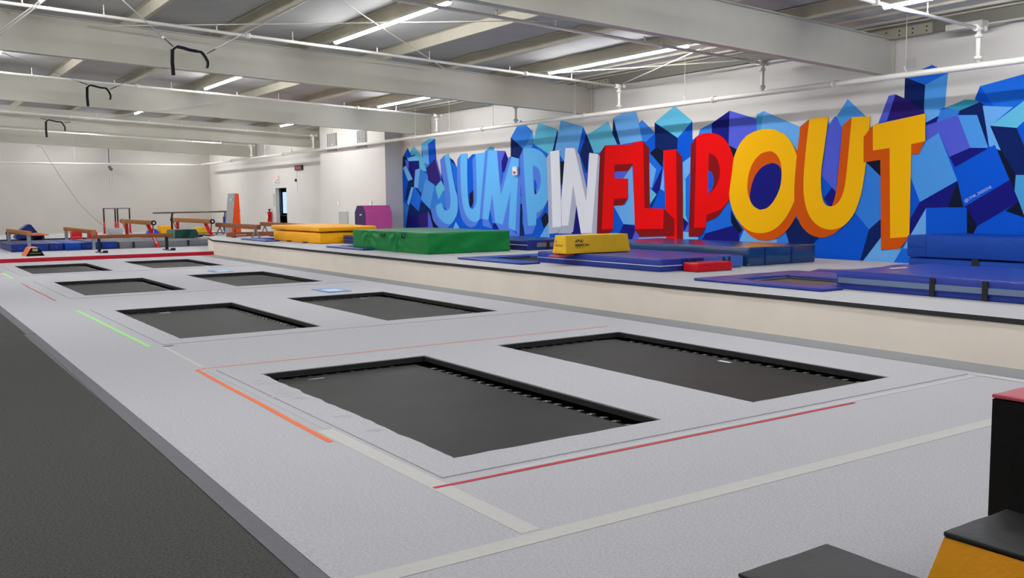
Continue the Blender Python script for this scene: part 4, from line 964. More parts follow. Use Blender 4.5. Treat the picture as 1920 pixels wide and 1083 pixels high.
 ('P.','R2',[(15.221,2.768),(15.195,2.681),(15.358,2.484),(15.384,2.571)]),
 ('P.','R2',[(15.195,2.681),(15.173,2.585),(15.336,2.387),(15.358,2.484)]),
 ('P.','R2',[(15.173,2.585),(15.158,2.484),(15.321,2.285),(15.336,2.387)]),
 ('P.','R2',[(15.158,2.484),(15.15,2.386),(15.313,2.187),(15.321,2.285)]),
 ('P.','R2',[(15.15,2.386),(15.15,2.295),(15.313,2.095),(15.313,2.187)]),
 ('P.','R2',[(15.15,2.295),(15.158,2.208),(15.321,2.007),(15.313,2.095)]),
 ('P.','R2',[(15.158,2.208),(15.172,2.125),(15.335,1.923),(15.321,2.007)]),
 ('P.','R2',[(15.172,2.125),(15.192,2.045),(15.356,1.842),(15.335,1.923)]),
 ('P.','R2',[(15.192,2.045),(15.22,1.968),(15.384,1.765),(15.356,1.842)]),
 ('P.','R2',[(15.22,1.968),(15.255,1.896),(15.42,1.692),(15.384,1.765)]),
 ('P.','R2',[(15.255,1.896),(15.299,1.826),(15.464,1.621),(15.42,1.692)]),
 ('P.','R2',[(15.299,1.826),(15.35,1.759),(15.516,1.554),(15.464,1.621)]),
 ('P.','R2',[(15.35,1.759),(15.406,1.698),(15.573,1.492),(15.516,1.554)]),
 ('P.','R2',[(15.406,1.698),(15.461,1.644),(15.628,1.436),(15.573,1.492)]),
 ('P.','R2',[(15.461,1.644),(15.521,1.595),(15.689,1.386),(15.628,1.436)]),
 ('P.','R2',[(15.521,1.595),(15.606,1.548),(15.775,1.339),(15.689,1.386)]),
 ('P.','R2',[(15.606,1.548),(15.732,1.504),(15.903,1.294),(15.775,1.339)]),
 ('P.','R2',[(15.732,1.504),(15.885,1.463),(16.058,1.251),(15.903,1.294)]),
 ('P.','R2',[(15.885,1.463),(16.04,1.421),(16.215,1.207),(16.058,1.251)]),
 ('P.','R2',[(16.04,1.421),(16.059,1.121),(16.235,0.904),(16.215,1.207)]),
 ('P.','R2',[(16.059,1.121),(16.453,1.106),(16.634,0.886),(16.235,0.904)]),
 ('P.','R2',[(16.453,1.106),(16.409,2.559),(16.589,2.352),(16.634,0.886)]),
 ('P.','R2',[(16.409,2.559),(16.409,3.292),(16.589,3.091),(16.589,2.352)]),
 ('P.','R1',[(16.409,3.292),(16.326,3.316),(16.242,3.339),(16.161,3.355),(16.083,3.361),(16.007,3.361),(15.929,3.353),(15.845,3.339),(15.759,3.318),(15.679,3.291),(15.607,3.259),(15.54,3.221),(15.476,3.17),(15.411,3.099),(15.348,3.016),(15.295,2.931),(15.254,2.85),(15.221,2.768),(15.195,2.681),(15.173,2.585),(15.158,2.484),(15.15,2.386),(15.15,2.295),(15.158,2.208),(15.172,2.125),(15.192,2.045),(15.22,1.968),(15.255,1.896),(15.299,1.826),(15.35,1.759),(15.406,1.698),(15.461,1.644),(15.521,1.595),(15.606,1.548),(15.732,1.504),(15.885,1.463),(16.04,1.421),(16.059,1.121),(16.453,1.106),(16.409,2.559)]),
 ('P.','R2',[(15.982,2.881),(15.939,2.873),(15.897,2.865),(15.853,2.848),(15.806,2.82),(15.757,2.783),(15.715,2.735),(15.681,2.674),(15.654,2.604),(15.635,2.533),(15.626,2.465),(15.625,2.397),(15.632,2.333),(15.645,2.275),(15.666,2.22),(15.692,2.168),(15.725,2.119),(15.764,2.072),(15.809,2.029),(15.861,1.991),(15.919,1.955),(15.977,1.92),(15.988,2.002),(15.999,2.083),(16.005,2.208)]),
 ('P.','B',[(15.999,2.471),(15.916,2.448),(15.836,2.339),(15.82,2.17),(15.873,2.037),(15.991,1.93)]),
 ('O','O2',[(14.252,3.334),(14.174,3.329),(14.027,3.158),(14.104,3.162)]),
 ('O','O2',[(14.174,3.329),(14.102,3.317),(13.956,3.147),(14.027,3.158)]),
 ('O','O2',[(14.102,3.317),(14.031,3.301),(13.886,3.13),(13.956,3.147)]),
 ('O','O2',[(14.031,3.301),(13.957,3.279),(13.812,3.109),(13.886,3.13)]),
 ('O','O2',[(13.957,3.279),(13.883,3.251),(13.739,3.082),(13.812,3.109)]),
 ('O','O2',[(13.883,3.251),(13.814,3.218),(13.67,3.05),(13.739,3.082)]),
 ('O','O2',[(13.814,3.218),(13.751,3.182),(13.608,3.014),(13.67,3.05)]),
 ('O','O2',[(13.751,3.182),(13.693,3.14),(13.55,2.972),(13.608,3.014)]),
 ('O','O2',[(13.693,3.14),(13.636,3.088),(13.495,2.921),(13.55,2.972)]),
 ('O','O2',[(13.636,3.088),(13.58,3.023),(13.439,2.857),(13.495,2.921)]),
 ('O','O2',[(13.58,3.023),(13.525,2.948),(13.385,2.783),(13.439,2.857)]),
 ('O','O2',[(13.525,2.948),(13.478,2.872),(13.338,2.707),(13.385,2.783)]),
 ('O','O2',[(13.478,2.872),(13.441,2.796),(13.301,2.632),(13.338,2.707)]),
 ('O','O2',[(13.441,2.796),(13.411,2.718),(13.271,2.555),(13.301,2.632)]),
 ('O','O2',[(13.411,2.718),(13.386,2.639),(13.247,2.476),(13.271,2.555)]),
 ('O','O2',[(13.386,2.639),(13.366,2.56),(13.227,2.397),(13.247,2.476)]),
 ('O','O2',[(13.366,2.56),(13.351,2.479),(13.212,2.316),(13.227,2.397)]),
 ('O','O2',[(13.351,2.479),(13.342,2.394),(13.203,2.233),(13.212,2.316)]),
 ('O','O2',[(13.342,2.394),(13.338,2.306),(13.199,2.145),(13.203,2.233)]),
 ('O','O2',[(13.338,2.306),(13.339,2.214),(13.2,2.053),(13.199,2.145)]),
 ('O','O2',[(13.339,2.214),(13.347,2.12),(13.208,1.96),(13.2,2.053)]),
 ('O','O2',[(13.347,2.12),(13.363,2.024),(13.223,1.864),(13.208,1.96)]),
 ('O','O2',[(13.363,2.024),(13.386,1.926),(13.246,1.766),(13.223,1.864)]),
 ('O','O2',[(13.386,1.926),(13.415,1.831),(13.275,1.671),(13.246,1.766)]),
 ('O','O2',[(13.415,1.831),(13.452,1.741),(13.312,1.581),(13.275,1.671)]),
 ('O','O2',[(13.452,1.741),(13.495,1.654),(13.354,1.494),(13.312,1.581)]),
 ('O','O2',[(13.495,1.654),(13.543,1.57),(13.402,1.41),(13.354,1.494)]),
 ('O','O2',[(13.543,1.57),(13.595,1.488),(13.453,1.328),(13.402,1.41)]),
 ('O','O2',[(13.595,1.488),(13.651,1.409),(13.508,1.249),(13.453,1.328)]),
 ('O','O2',[(13.651,1.409),(13.712,1.336),(13.569,1.176),(13.508,1.249)]),
 ('O','O2',[(13.712,1.336),(13.779,1.268),(13.634,1.108),(13.569,1.176)]),
 ('O','O2',[(13.779,1.268),(13.85,1.207),(13.705,1.047),(13.634,1.108)]),
 ('O','O2',[(13.85,1.207),(13.925,1.154),(13.779,0.994),(13.705,1.047)]),
 ('O','O2',[(13.925,1.154),(14.002,1.112),(13.855,0.951),(13.779,0.994)]),
 ('O','O2',[(14.002,1.112),(14.082,1.079),(13.935,0.918),(13.855,0.951)]),
 ('O','O2',[(14.082,1.079),(14.163,1.054),(14.015,0.893),(13.935,0.918)]),
 ('O','O2',[(14.163,1.054),(14.244,1.036),(14.095,0.874),(14.015,0.893)]),
 ('O','O2',[(14.244,1.036),(14.326,1.026),(14.175,0.864),(14.095,0.874)]),
 ('O','O2',[(14.326,1.026),(14.408,1.023),(14.257,0.86),(14.175,0.864)]),
 ('O','O2',[(14.408,1.023),(14.492,1.026),(14.34,0.863),(14.257,0.86)]),
 ('O','O2',[(14.492,1.026),(14.576,1.036),(14.423,0.872),(14.34,0.863)]),
 ('O','O2',[(14.576,1.036),(14.659,1.056),(14.505,0.891),(14.423,0.872)]),
 ('O','O2',[(14.659,1.056),(14.74,1.086),(14.585,0.921),(14.505,0.891)]),
 ('O','O2',[(14.74,1.086),(14.818,1.126),(14.662,0.96),(14.585,0.921)]),
 ('O','O2',[(14.818,1.126),(14.895,1.175),(14.739,1.008),(14.662,0.96)]),
 ('O','O2',[(14.895,1.175),(14.973,1.234),(14.815,1.067),(14.739,1.008)]),
 ('O','O2',[(14.973,1.234),(15.048,1.303),(14.89,1.135),(14.815,1.067)]),
 ('O','O2',[(15.048,1.303),(15.115,1.375),(14.956,1.207),(14.89,1.135)]),
 ('O','O2',[(15.115,1.375),(15.169,1.452),(15.009,1.283),(14.956,1.207)]),
 ('O','O2',[(15.169,1.452),(15.213,1.533),(15.053,1.363),(15.009,1.283)]),
 ('O','O2',[(15.213,1.533),(15.25,1.615),(15.09,1.445),(15.053,1.363)]),
 ('O','O2',[(15.25,1.615),(15.282,1.697),(15.122,1.526),(15.09,1.445)]),
 ('O','O2',[(15.282,1.697),(15.307,1.779),(15.146,1.607),(15.122,1.526)]),
 ('O','O2',[(15.307,1.779),(15.321,1.863),(15.16,1.691),(15.146,1.607)]),
 ('O','O2',[(15.321,1.863),(15.32,1.949),(15.159,1.776),(15.16,1.691)]),
 ('O','O2',[(15.32,1.949),(15.309,2.036),(15.148,1.863),(15.159,1.776)]),
 ('O','O2',[(15.309,2.036),(15.294,2.127),(15.134,1.954),(15.148,1.863)]),
 ('O','O2',[(15.294,2.127),(15.279,2.222),(15.119,2.049),(15.134,1.954)]),
 ('O','O2',[(15.279,2.222),(15.26,2.321),(15.1,2.147),(15.119,2.049)]),
 ('O','O2',[(15.26,2.321),(15.242,2.421),(15.083,2.247),(15.1,2.147)]),
 ('O','O2',[(15.242,2.421),(15.23,2.525),(15.07,2.35),(15.083,2.247)]),
 ('O','O2',[(15.23,2.525),(15.218,2.63),(15.059,2.454),(15.07,2.35)]),
 ('O','O2',[(15.218,2.63),(15.196,2.73),(15.037,2.555),(15.059,2.454)]),
 ('O','O2',[(15.196,2.73),(15.16,2.825),(15.001,2.65),(15.037,2.555)]),
 ('O','O2',[(15.16,2.825),(15.114,2.916),(14.956,2.74),(15.001,2.65)]),
 ('O','O2',[(15.114,2.916),(15.058,3.0),(14.9,2.824),(14.956,2.74)]),
 ('O','O2',[(15.058,3.0),(14.99,3.08),(14.833,2.904),(14.9,2.824)]),
 ('O','O2',[(14.99,3.08),(14.912,3.152),(14.756,2.977),(14.833,2.904)]),
 ('O','O2',[(14.912,3.152),(14.827,3.213),(14.673,3.037),(14.756,2.977)]),
 ('O','O2',[(14.827,3.213),(14.735,3.257),(14.581,3.082),(14.673,3.037)]),
 ('O','O2',[(14.735,3.257),(14.636,3.289),(14.483,3.115),(14.581,3.082)]),
 ('O','O2',[(14.636,3.289),(14.537,3.312),(14.386,3.138),(14.483,3.115)]),
 ('O','O2',[(14.537,3.312),(14.439,3.327),(14.289,3.154),(14.386,3.138)]),
 ('O','O2',[(14.439,3.327),(14.342,3.334),(14.193,3.161),(14.289,3.154)]),
 ('O','O2',[(14.342,3.334),(14.252,3.334),(14.104,3.162),(14.193,3.161)]),
 ('O','O1',[(14.252,3.334),(14.174,3.329),(14.102,3.317),(14.031,3.301),(13.957,3.279),(13.883,3.251),(13.814,3.218),(13.751,3.182),(13.693,3.14),(13.636,3.088),(13.58,3.023),(13.525,2.948),(13.478,2.872),(13.441,2.796),(13.411,2.718),(13.386,2.639),(13.366,2.56),(13.351,2.479),(13.342,2.394),(13.338,2.306),(13.339,2.214),(13.347,2.12),(13.363,2.024),(13.386,1.926),(13.415,1.831),(13.452,1.741),(13.495,1.654),(13.543,1.57),(13.595,1.488),(13.651,1.409),(13.712,1.336),(13.779,1.268),(13.85,1.207),(13.925,1.154),(14.002,1.112),(14.082,1.079),(14.163,1.054),(14.244,1.036),(14.326,1.026),(14.408,1.023),(14.492,1.026),(14.576,1.036),(14.659,1.056),(14.74,1.086),(14.818,1.126),(14.895,1.175),(14.973,1.234),(15.048,1.303),(15.115,1.375),(15.169,1.452),(15.213,1.533),(15.25,1.615),(15.282,1.697),(15.307,1.779),(15.321,1.863),(15.32,1.949),(15.309,2.036),(15.294,2.127),(15.279,2.222),(15.26,2.321),(15.242,2.421),(15.23,2.525),(15.218,2.63),(15.196,2.73),(15.16,2.825),(15.114,2.916),(15.058,3.0),(14.99,3.08),(14.912,3.152),(14.827,3.213),(14.735,3.257),(14.636,3.289),(14.537,3.312),(14.439,3.327),(14.342,3.334)]),
 ('O','O2',[(14.181,2.838),(14.128,2.838),(14.084,2.83),(14.041,2.813),(13.995,2.786),(13.951,2.75),(13.912,2.708),(13.879,2.659),(13.851,2.605),(13.83,2.549),(13.816,2.497),(13.809,2.444),(13.806,2.378),(13.807,2.292),(13.812,2.194),(13.827,2.099),(13.855,2.013),(13.893,1.93),(13.94,1.851),(13.996,1.771),(14.062,1.694),(14.135,1.632),(14.218,1.593),(14.308,1.569),(14.398,1.545),(14.464,1.572),(14.53,1.598),(14.587,1.632),(14.63,1.675),(14.664,1.724),(14.694,1.777),(14.724,1.832),(14.751,1.891),(14.769,1.955),(14.778,2.027),(14.779,2.105),(14.774,2.182),(14.765,2.257),(14.75,2.331),(14.727,2.406),(14.696,2.481),(14.656,2.557),(14.606,2.626),(14.545,2.69),(14.475,2.748),(14.403,2.792),(14.327,2.819),(14.25,2.833)]),
 ('O','D',[(14.115,2.575),(14.055,2.578),(14.003,2.57),(13.956,2.554),(13.909,2.53),(13.867,2.497),(13.835,2.456),(13.817,2.408),(13.809,2.351),(13.808,2.285),(13.812,2.208),(13.824,2.123),(13.845,2.037),(13.88,1.952),(13.926,1.867),(13.978,1.789),(14.038,1.716),(14.105,1.651),(14.175,1.6),(14.247,1.572),(14.322,1.559),(14.398,1.545),(14.464,1.572),(14.53,1.598),(14.587,1.632),(14.632,1.676),(14.669,1.726),(14.694,1.777),(14.705,1.823),(14.705,1.868),(14.697,1.922),(14.684,1.993),(14.663,2.071),(14.639,2.147),(14.611,2.213),(14.579,2.276),(14.538,2.336),(14.486,2.396),(14.424,2.452),(14.356,2.499),(14.277,2.535),(14.192,2.561)]),
 ('U.','O2',[(13.093,3.463),(12.613,3.479),(12.84,3.334),(13.33,3.315)]),
 ('U.','O2',[(12.613,3.479),(12.635,3.306),(12.863,3.159),(12.84,3.334)]),
 ('U.','O2',[(12.635,3.306),(12.658,3.132),(12.886,2.983),(12.863,3.159)]),
 ('U.','O2',[(12.658,3.132),(12.682,2.958),(12.911,2.806),(12.886,2.983)]),
 ('U.','O2',[(12.682,2.958),(12.708,2.775),(12.938,2.622),(12.911,2.806)]),
 ('U.','O2',[(12.708,2.775),(12.736,2.592),(12.966,2.436),(12.938,2.622)]),
 ('U.','O2',[(12.736,2.592),(12.756,2.431),(12.987,2.273),(12.966,2.436)]),
 ('U.','O2',[(12.756,2.431),(12.767,2.305),(12.998,2.146),(12.987,2.273)]),
 ('U.','O2',[(12.767,2.305),(12.77,2.202),(13.002,2.042),(12.998,2.146)]),
 ('U.','O2',[(12.77,2.202),(12.767,2.103),(12.999,1.942),(13.002,2.042)]),
 ('U.','O2',[(12.767,2.103),(12.759,1.999),(12.99,1.836),(12.999,1.942)]),
 ('U.','O2',[(12.759,1.999),(12.744,1.899),(12.975,1.735),(12.99,1.836)]),
 ('U.','O2',[(12.744,1.899),(12.725,1.815),(12.956,1.65),(12.975,1.735)]),
 ('U.','O2',[(12.725,1.815),(12.703,1.752),(12.934,1.587),(12.956,1.65)]),
 ('U.','O2',[(12.703,1.752),(12.678,1.706),(12.908,1.541),(12.934,1.587)]),
 ('U.','O2',[(12.678,1.706),(12.647,1.67),(12.877,1.505),(12.908,1.541)]),
 ('U.','O2',[(12.647,1.67),(12.61,1.645),(12.838,1.48),(12.877,1.505)]),
 ('U.','O2',[(12.61,1.645),(12.567,1.631),(12.795,1.465),(12.838,1.48)]),
 ('U.','O2',[(12.567,1.631),(12.523,1.625),(12.75,1.46),(12.795,1.465)]),
 ('U.','O2',[(12.523,1.625),(12.479,1.627),(12.705,1.462),(12.75,1.46)]),
 ('U.','O2',[(12.479,1.627),(12.433,1.637),(12.658,1.472),(12.705,1.462)]),
 ('U.','O2',[(12.433,1.637),(12.388,1.658),(12.613,1.494),(12.658,1.472)]),
 ('U.','O2',[(12.388,1.658),(12.344,1.69),(12.568,1.527),(12.613,1.494)]),
 ('U.','O2',[(12.344,1.69),(12.301,1.733),(12.524,1.571),(12.568,1.527)]),
 ('U.','O2',[(12.301,1.733),(12.263,1.791),(12.484,1.629),(12.524,1.571)]),
 ('U.','O2',[(12.263,1.791),(12.23,1.859),(12.451,1.698),(12.484,1.629)]),
 ('U.','O2',[(12.23,1.859),(12.201,1.94),(12.421,1.781),(12.451,1.698)]),
 ('U.','O2',[(12.201,1.94),(12.175,2.051),(12.395,1.893),(12.421,1.781)]),
 ('U.','O2',[(12.175,2.051),(12.155,2.192),(12.374,2.036),(12.395,1.893)]),
 ('U.','O2',[(12.155,2.192),(12.138,2.362),(12.357,2.207),(12.374,2.036)]),
 ('U.','O2',[(12.138,2.362),(12.12,2.569),(12.338,2.417),(12.357,2.207)]),
 ('U.','O2',[(12.12,2.569),(12.051,3.419),(12.267,3.277),(12.338,2.417)]),
 ('U.','O2',[(12.051,3.419),(11.628,3.41),(11.835,3.27),(12.267,3.277)]),
 ('U.','O2',[(11.628,3.41),(11.636,3.245),(11.844,3.103),(11.835,3.27)]),
 ('U.','O2',[(11.636,3.245),(11.645,3.079),(11.853,2.935),(11.844,3.103)]),
 ('U.','O2',[(11.645,3.079),(11.657,2.9),(11.866,2.755),(11.853,2.935)]),
 ('U.','O2',[(11.657,2.9),(11.675,2.695),(11.884,2.547),(11.866,2.755)]),
 ('U.','O2',[(11.675,2.695),(11.696,2.476),(11.906,2.326),(11.884,2.547)]),
 ('U.','O2',[(11.696,2.476),(11.719,2.278),(11.93,2.126),(11.906,2.326)]),
 ('U.','O2',[(11.719,2.278),(11.742,2.117),(11.953,1.962),(11.93,2.126)]),
 ('U.','O2',[(11.742,2.117),(11.767,1.977),(11.979,1.821),(11.953,1.962)]),
 ('U.','O2',[(11.767,1.977),(11.797,1.847),(12.01,1.689),(11.979,1.821)]),
 ('U.','O2',[(11.797,1.847),(11.834,1.724),(12.047,1.565),(12.01,1.689)]),
 ('U.','O2',[(11.834,1.724),(11.875,1.612),(12.09,1.451),(12.047,1.565)]),
 ('U.','O2',[(11.875,1.612),(11.925,1.51),(12.141,1.347),(12.09,1.451)]),
 ('U.','O2',[(11.925,1.51),(11.987,1.417),(12.203,1.253),(12.141,1.347)]),
 ('U.','O2',[(11.987,1.417),(12.056,1.334),(12.274,1.169),(12.203,1.253)]),
 ('U.','O2',[(12.056,1.334),(12.129,1.267),(12.349,1.101),(12.274,1.169)]),
 ('U.','O2',[(12.129,1.267),(12.207,1.218),(12.428,1.051),(12.349,1.101)]),
 ('U.','O2',[(12.207,1.218),(12.288,1.185),(12.511,1.017),(12.428,1.051)]),
 ('U.','O2',[(12.288,1.185),(12.365,1.162),(12.589,0.992),(12.511,1.017)]),
 ('U.','O2',[(12.365,1.162),(12.431,1.146),(12.657,0.976),(12.589,0.992)]),
 ('U.','O2',[(12.431,1.146),(12.492,1.141),(12.719,0.971),(12.657,0.976)]),
 ('U.','O2',[(12.492,1.141),(12.559,1.145),(12.788,0.975),(12.719,0.971)]),
 ('U.','O2',[(12.559,1.145),(12.639,1.157),(12.869,0.986),(12.788,0.975)]),
 ('U.','O2',[(12.639,1.157),(12.725,1.179),(12.956,1.007),(12.869,0.986)]),
 ('U.','O2',[(12.725,1.179),(12.809,1.215),(13.042,1.043),(12.956,1.007)]),
 ('U.','O2',[(12.809,1.215),(12.891,1.269),(13.126,1.097),(13.042,1.043)]),
 ('U.','O2',[(12.891,1.269),(12.972,1.337),(13.208,1.166),(13.126,1.097)]),
 ('U.','O2',[(12.972,1.337),(13.042,1.42),(13.279,1.249),(13.208,1.166)]),
 ('U.','O2',[(13.042,1.42),(13.098,1.519),(13.337,1.348),(13.279,1.249)]),
 ('U.','O2',[(13.098,1.519),(13.144,1.631),(13.383,1.462),(13.337,1.348)]),
 ('U.','O2',[(13.144,1.631),(13.178,1.755),(13.418,1.587),(13.383,1.462)]),
 ('U.','O2',[(13.178,1.755),(13.201,1.886),(13.442,1.719),(13.418,1.587)]),
 ('U.','O2',[(13.201,1.886),(13.213,2.028),(13.453,1.863),(13.442,1.719)]),
 ('U.','O2',[(13.213,2.028),(13.215,2.196),(13.455,2.032),(13.453,1.863)]),
 ('U.','O2',[(13.215,2.196),(13.205,2.403),(13.445,2.242),(13.455,2.032)]),
 ('U.','O2',[(13.205,2.403),(13.186,2.635),(13.426,2.477),(13.445,2.242)]),
 ('U.','O2',[(13.186,2.635),(13.165,2.86),(13.403,2.705),(13.426,2.477)]),
 ('U.','O2',[(13.165,2.86),(13.142,3.066),(13.381,2.913),(13.403,2.705)]),
 ('U.','O2',[(13.142,3.066),(13.118,3.265),(13.355,3.114),(13.381,2.913)]),
 ('U.','O2',[(13.118,3.265),(13.093,3.463),(13.33,3.315),(13.355,3.114)]),
 ('U.','O1',[(13.093,3.463),(12.613,3.479),(12.635,3.306),(12.658,3.132),(12.682,2.958),(12.708,2.775),(12.736,2.592),(12.756,2.431),(12.767,2.305),(12.77,2.202),(12.767,2.103),(12.759,1.999),(12.744,1.899),(12.725,1.815),(12.703,1.752),(12.678,1.706),(12.647,1.67),(12.61,1.645),(12.567,1.631),(12.523,1.625),(12.479,1.627),(12.433,1.637),(12.388,1.658),(12.344,1.69),(12.301,1.733),(12.263,1.791),(12.23,1.859),(12.201,1.94),(12.175,2.051),(12.155,2.192),(12.138,2.362),(12.12,2.569),(12.051,3.419),(11.628,3.41),(11.636,3.245),(11.645,3.079),(11.657,2.9),(11.675,2.695),(11.696,2.476),(11.719,2.278),(11.742,2.117),(11.767,1.977),(11.797,1.847),(11.834,1.724),(11.875,1.612),(11.925,1.51),(11.987,1.417),(12.056,1.334),(12.129,1.267),(12.207,1.218),(12.288,1.185),(12.365,1.162),(12.431,1.146),(12.492,1.141),(12.559,1.145),(12.639,1.157),(12.725,1.179),(12.809,1.215),(12.891,1.269),(12.972,1.337),(13.042,1.42),(13.098,1.519),(13.144,1.631),(13.178,1.755),(13.201,1.886),(13.213,2.028),(13.215,2.196),(13.205,2.403),(13.186,2.635),(13.165,2.86),(13.142,3.066),(13.118,3.265)]),
 ('T','O2',[(10.711,2.81),(10.435,2.843),(10.549,2.616),(10.704,2.612)]),
 ('T','O2',[(11.56,3.227),(10.441,3.365),(10.624,3.158),(11.764,3.008)]),
 ('T','O2',[(10.441,3.365),(10.423,2.85),(10.606,2.638),(10.624,3.158)]),
 ('T','O2',[(10.423,2.85),(10.711,2.81),(10.9,2.595),(10.606,2.638)]),
 ('T','O2',[(10.711,2.81),(10.697,1.535),(10.886,1.305),(10.9,2.595)]),
 ('T','O2',[(10.697,1.535),(10.693,1.043),(10.882,0.808),(10.886,1.305)]),
 ('T','O2',[(10.693,1.043),(11.103,1.005),(11.301,0.765),(10.882,0.808)]),
 ('T','O2',[(11.103,1.005),(11.173,2.759),(11.37,2.538),(11.301,0.765)]),
 ('T','O2',[(11.173,2.759),(11.544,2.728),(11.749,2.503),(11.37,2.538)]),
 ('T','O2',[(11.544,2.728),(11.56,3.227),(11.764,3.008),(11.749,2.503)]),
 ('T','O1',[(11.56,3.227),(10.441,3.365),(10.423,2.85),(10.711,2.81),(10.697,1.535),(10.693,1.043),(11.103,1.005),(11.173,2.759),(11.544,2.728)]),
]

layers = {}; order = []
for i, (g, k, pts) in enumerate(MURAL):
    if g not in layers: layers[g] = MB(); order.append(g)
    x = XW-0.002-0.00003*i
    layers[g].quad([(x, y, z) for y, z in pts], paint(k))
WORDL = {'J': 'pale blue painted letter J', 'U': 'pale blue painted letter U', 'M': 'pale blue painted letter M', 'P': 'pale blue painted letter P', 'I': 'white painted letter I', 'N': 'white painted letter N',
         'F': 'red painted letter F', 'L': 'red painted letter L', 'I.': 'red painted letter I', 'P.': 'red painted letter P', 'O': 'yellow painted letter O with orange side', 'U.': 'yellow painted letter U', 'T': 'yellow painted letter T'}
for g in order:
    layers[g].build('painted_background' if g == 'bg' else 'painted_letter', mural, label=None if g == 'bg' else WORDL[g])
text_mesh('@LTMR_DESIGNS', 0.07, mat('signature_paint', (196, 214, 246), 0.6), (XW-0.021, 9.60, 1.695), (0, -0.883, 0.469), (0, 0.469, 0.883), 'signature', mural, label='pale hand lettered signature')


# ---------------------------------------------------------------- things on the mural wall
t = thing('fire_alarm', 'Small white fire alarm on the mural above the pale blue M', 'alarm', (XW, 24.05, 2.69))
MB().box((XW-0.10, 23.93, 2.58), (XW-0.041, 24.17, 2.84), M_white).build('housing', t)
MB().box((XW-0.115, 24.0, 2.62), (XW-0.10, 24.10, 2.70), mat('alarm_red', (190, 60, 60), 0.5)).build('lens', t)
t = thing('wall_plate', 'Faint square white cover plate high on the wall above the yellow T', 'plate', (XW, 10.78, 4.32))
MB().box((XW-0.02, 10.68, 4.24), (XW-0.001, 10.88, 4.42), mat('plate_lilac', (208, 205, 203), 0.5)).build('cover', t)

def grille(x, y0, y1, z0, z1, label, nslat, cslot, cbar):
    t = thing('vent_grille', label, 'vent', (x, (y0+y1)/2, z0), 'vent grilles on the white wall chase')
    mb = MB().box((x-0.02, y0-0.03, z0-0.03), (x-0.001, y1+0.03, z1+0.03), M_wall); mb.build('frame', t)
    MB().box((x-0.023, y0, z0), (x-0.0205, y1, z1), cslot).build('slot', t)
    mb = MB(); d = (y1-y0)/nslat
    for k in range(1, nslat): mb.box((x-0.035, y0+d*k-d*0.18, z0), (x-0.0235, y0+d*k+d*0.18, z1), cbar)
    mb.build('louvre', t)
M_slot = mat('vent_shadow', (86, 88, 96), 0.7)
grille(XB, 35.95, 36.9, 3.9, 4.62, 'Left upper vent grille high on the white wall chase', 7, M_slot, M_wall)
grille(XB, 33.15, 34.0, 3.9, 4.55, 'Right upper vent grille high on the white wall chase, nearer the mural', 7, M_slot, M_wall)
grille(XB, 35.0, 35.93, 0.75, 1.42, 'Low return air grille on the wall beside the pink octagon', 9, mat('vent_shadow_light', (150, 152, 160), 0.7), M_wall)
for (y, lab) in ((35.9, 'Small white thermostat on the wall above the low grille'), (32.9, 'Small white switch box on the wall above the pink octagon')):
    MB().box((XB-0.05, y-0.07, 1.66), (XB-0.001, y+0.07, 1.86), M_white).build('wall_control', label=lab, cat='switch', loc=(XB, y, 1.66))
# exit sign, clock, camera, extinguisher
t = thing('exit_sign', 'Small pinkish lit exit sign above the doorway', 'sign', (XW, 44.8, 2.9))
MB().box((XW-0.08, 44.62, 2.92), (XW-0.002, 45.02, 3.12), M_white).build('housing', t)
MX = mat('exit_red', (235, 90, 110), 0.5, emit=((255, 70, 80), 0.7))
text_mesh('EXIT', 0.17, MX, (XW-0.083, 45.01, 2.96), (0, -1, 0), (0, 0, 1), 'lettering', t)
for sy in (44.6, 45.0): MB().tube([(XW-0.05, sy, 2.84), (XW-0.14, sy, 2.80)], 0.06, M_white, 8).build('lamp_head', t)
t = thing('scoreboard_clock', 'Black digital clock with red digits high on the white wall', 'clock', (XW, 41.9, 3.3))
MB().box((XW-0.08, 41.45, 3.3), (XW-0.002, 42.35, 3.52), mat('clock_case', (22, 18, 20), 0.4)).build('case', t)
MB().box((XW-0.083, 41.6, 3.35), (XW-0.0805, 42.2, 3.47), mat('clock_red', (120, 30, 50), 0.4, emit=((160, 20, 50), 0.35))).build('display', t)
mb = MB().box((XW-0.08, 42.28, 2.78), (XW-0.002, 42.38, 2.90), M_darkmetal); mb.build('wall_sensor', label='Tiny black sensor on the wall below the clock', cat='sensor', loc=(XW, 42.33, 2.78))
MB().tube([(XW-0.01, 42.25, 2.3), (XW-0.01, 42.28, 3.3)], 0.008, M_white, 5).build('cable', label='Thin white cable hanging down the wall from the clock', cat='cable')
t = thing('fire_extinguisher', 'Red fire extinguisher on the wall left of the doorway', 'fire extinguisher', (XW-0.12, 45.75, 0.85))
mb = MB().tube([(XW-0.14, 45.75, 0.85), (XW-0.14, 45.75, 0.88), (XW-0.14, 45.75, 1.30), (XW-0.14, 45.75, 1.36)], 0.11, V_red, 12); cyl = mb.build('cylinder', t)
MB().tube([(XW-0.14, 45.75, 1.37), (XW-0.14, 45.75, 1.46)], 0.04, M_darkmetal, 8).box((XW-0.2, 45.72, 1.46), (XW-0.08, 45.78, 1.5), M_darkmetal).build('valve', t)
MB().tube([(XW-0.14, 45.7, 1.42), (XW-0.2, 45.6, 1.35), (XW-0.2, 45.61, 1.0)], 0.015, M_darkmetal, 6).build('hose', t)
MB().box((XW-0.256, 45.68, 1.02), (XW-0.246, 45.82, 1.26), M_white).build('label_plate', cyl)
MB().box((XW-0.03, 45.35, 1.62), (XW-0.002, 45.50, 2.25), mat('sign_grey', (196, 196, 196), 0.6)).build('wall_sign', label='Narrow white sign strip on the wall above the fire extinguisher', cat='sign', loc=(XW, 45.4, 1.62))
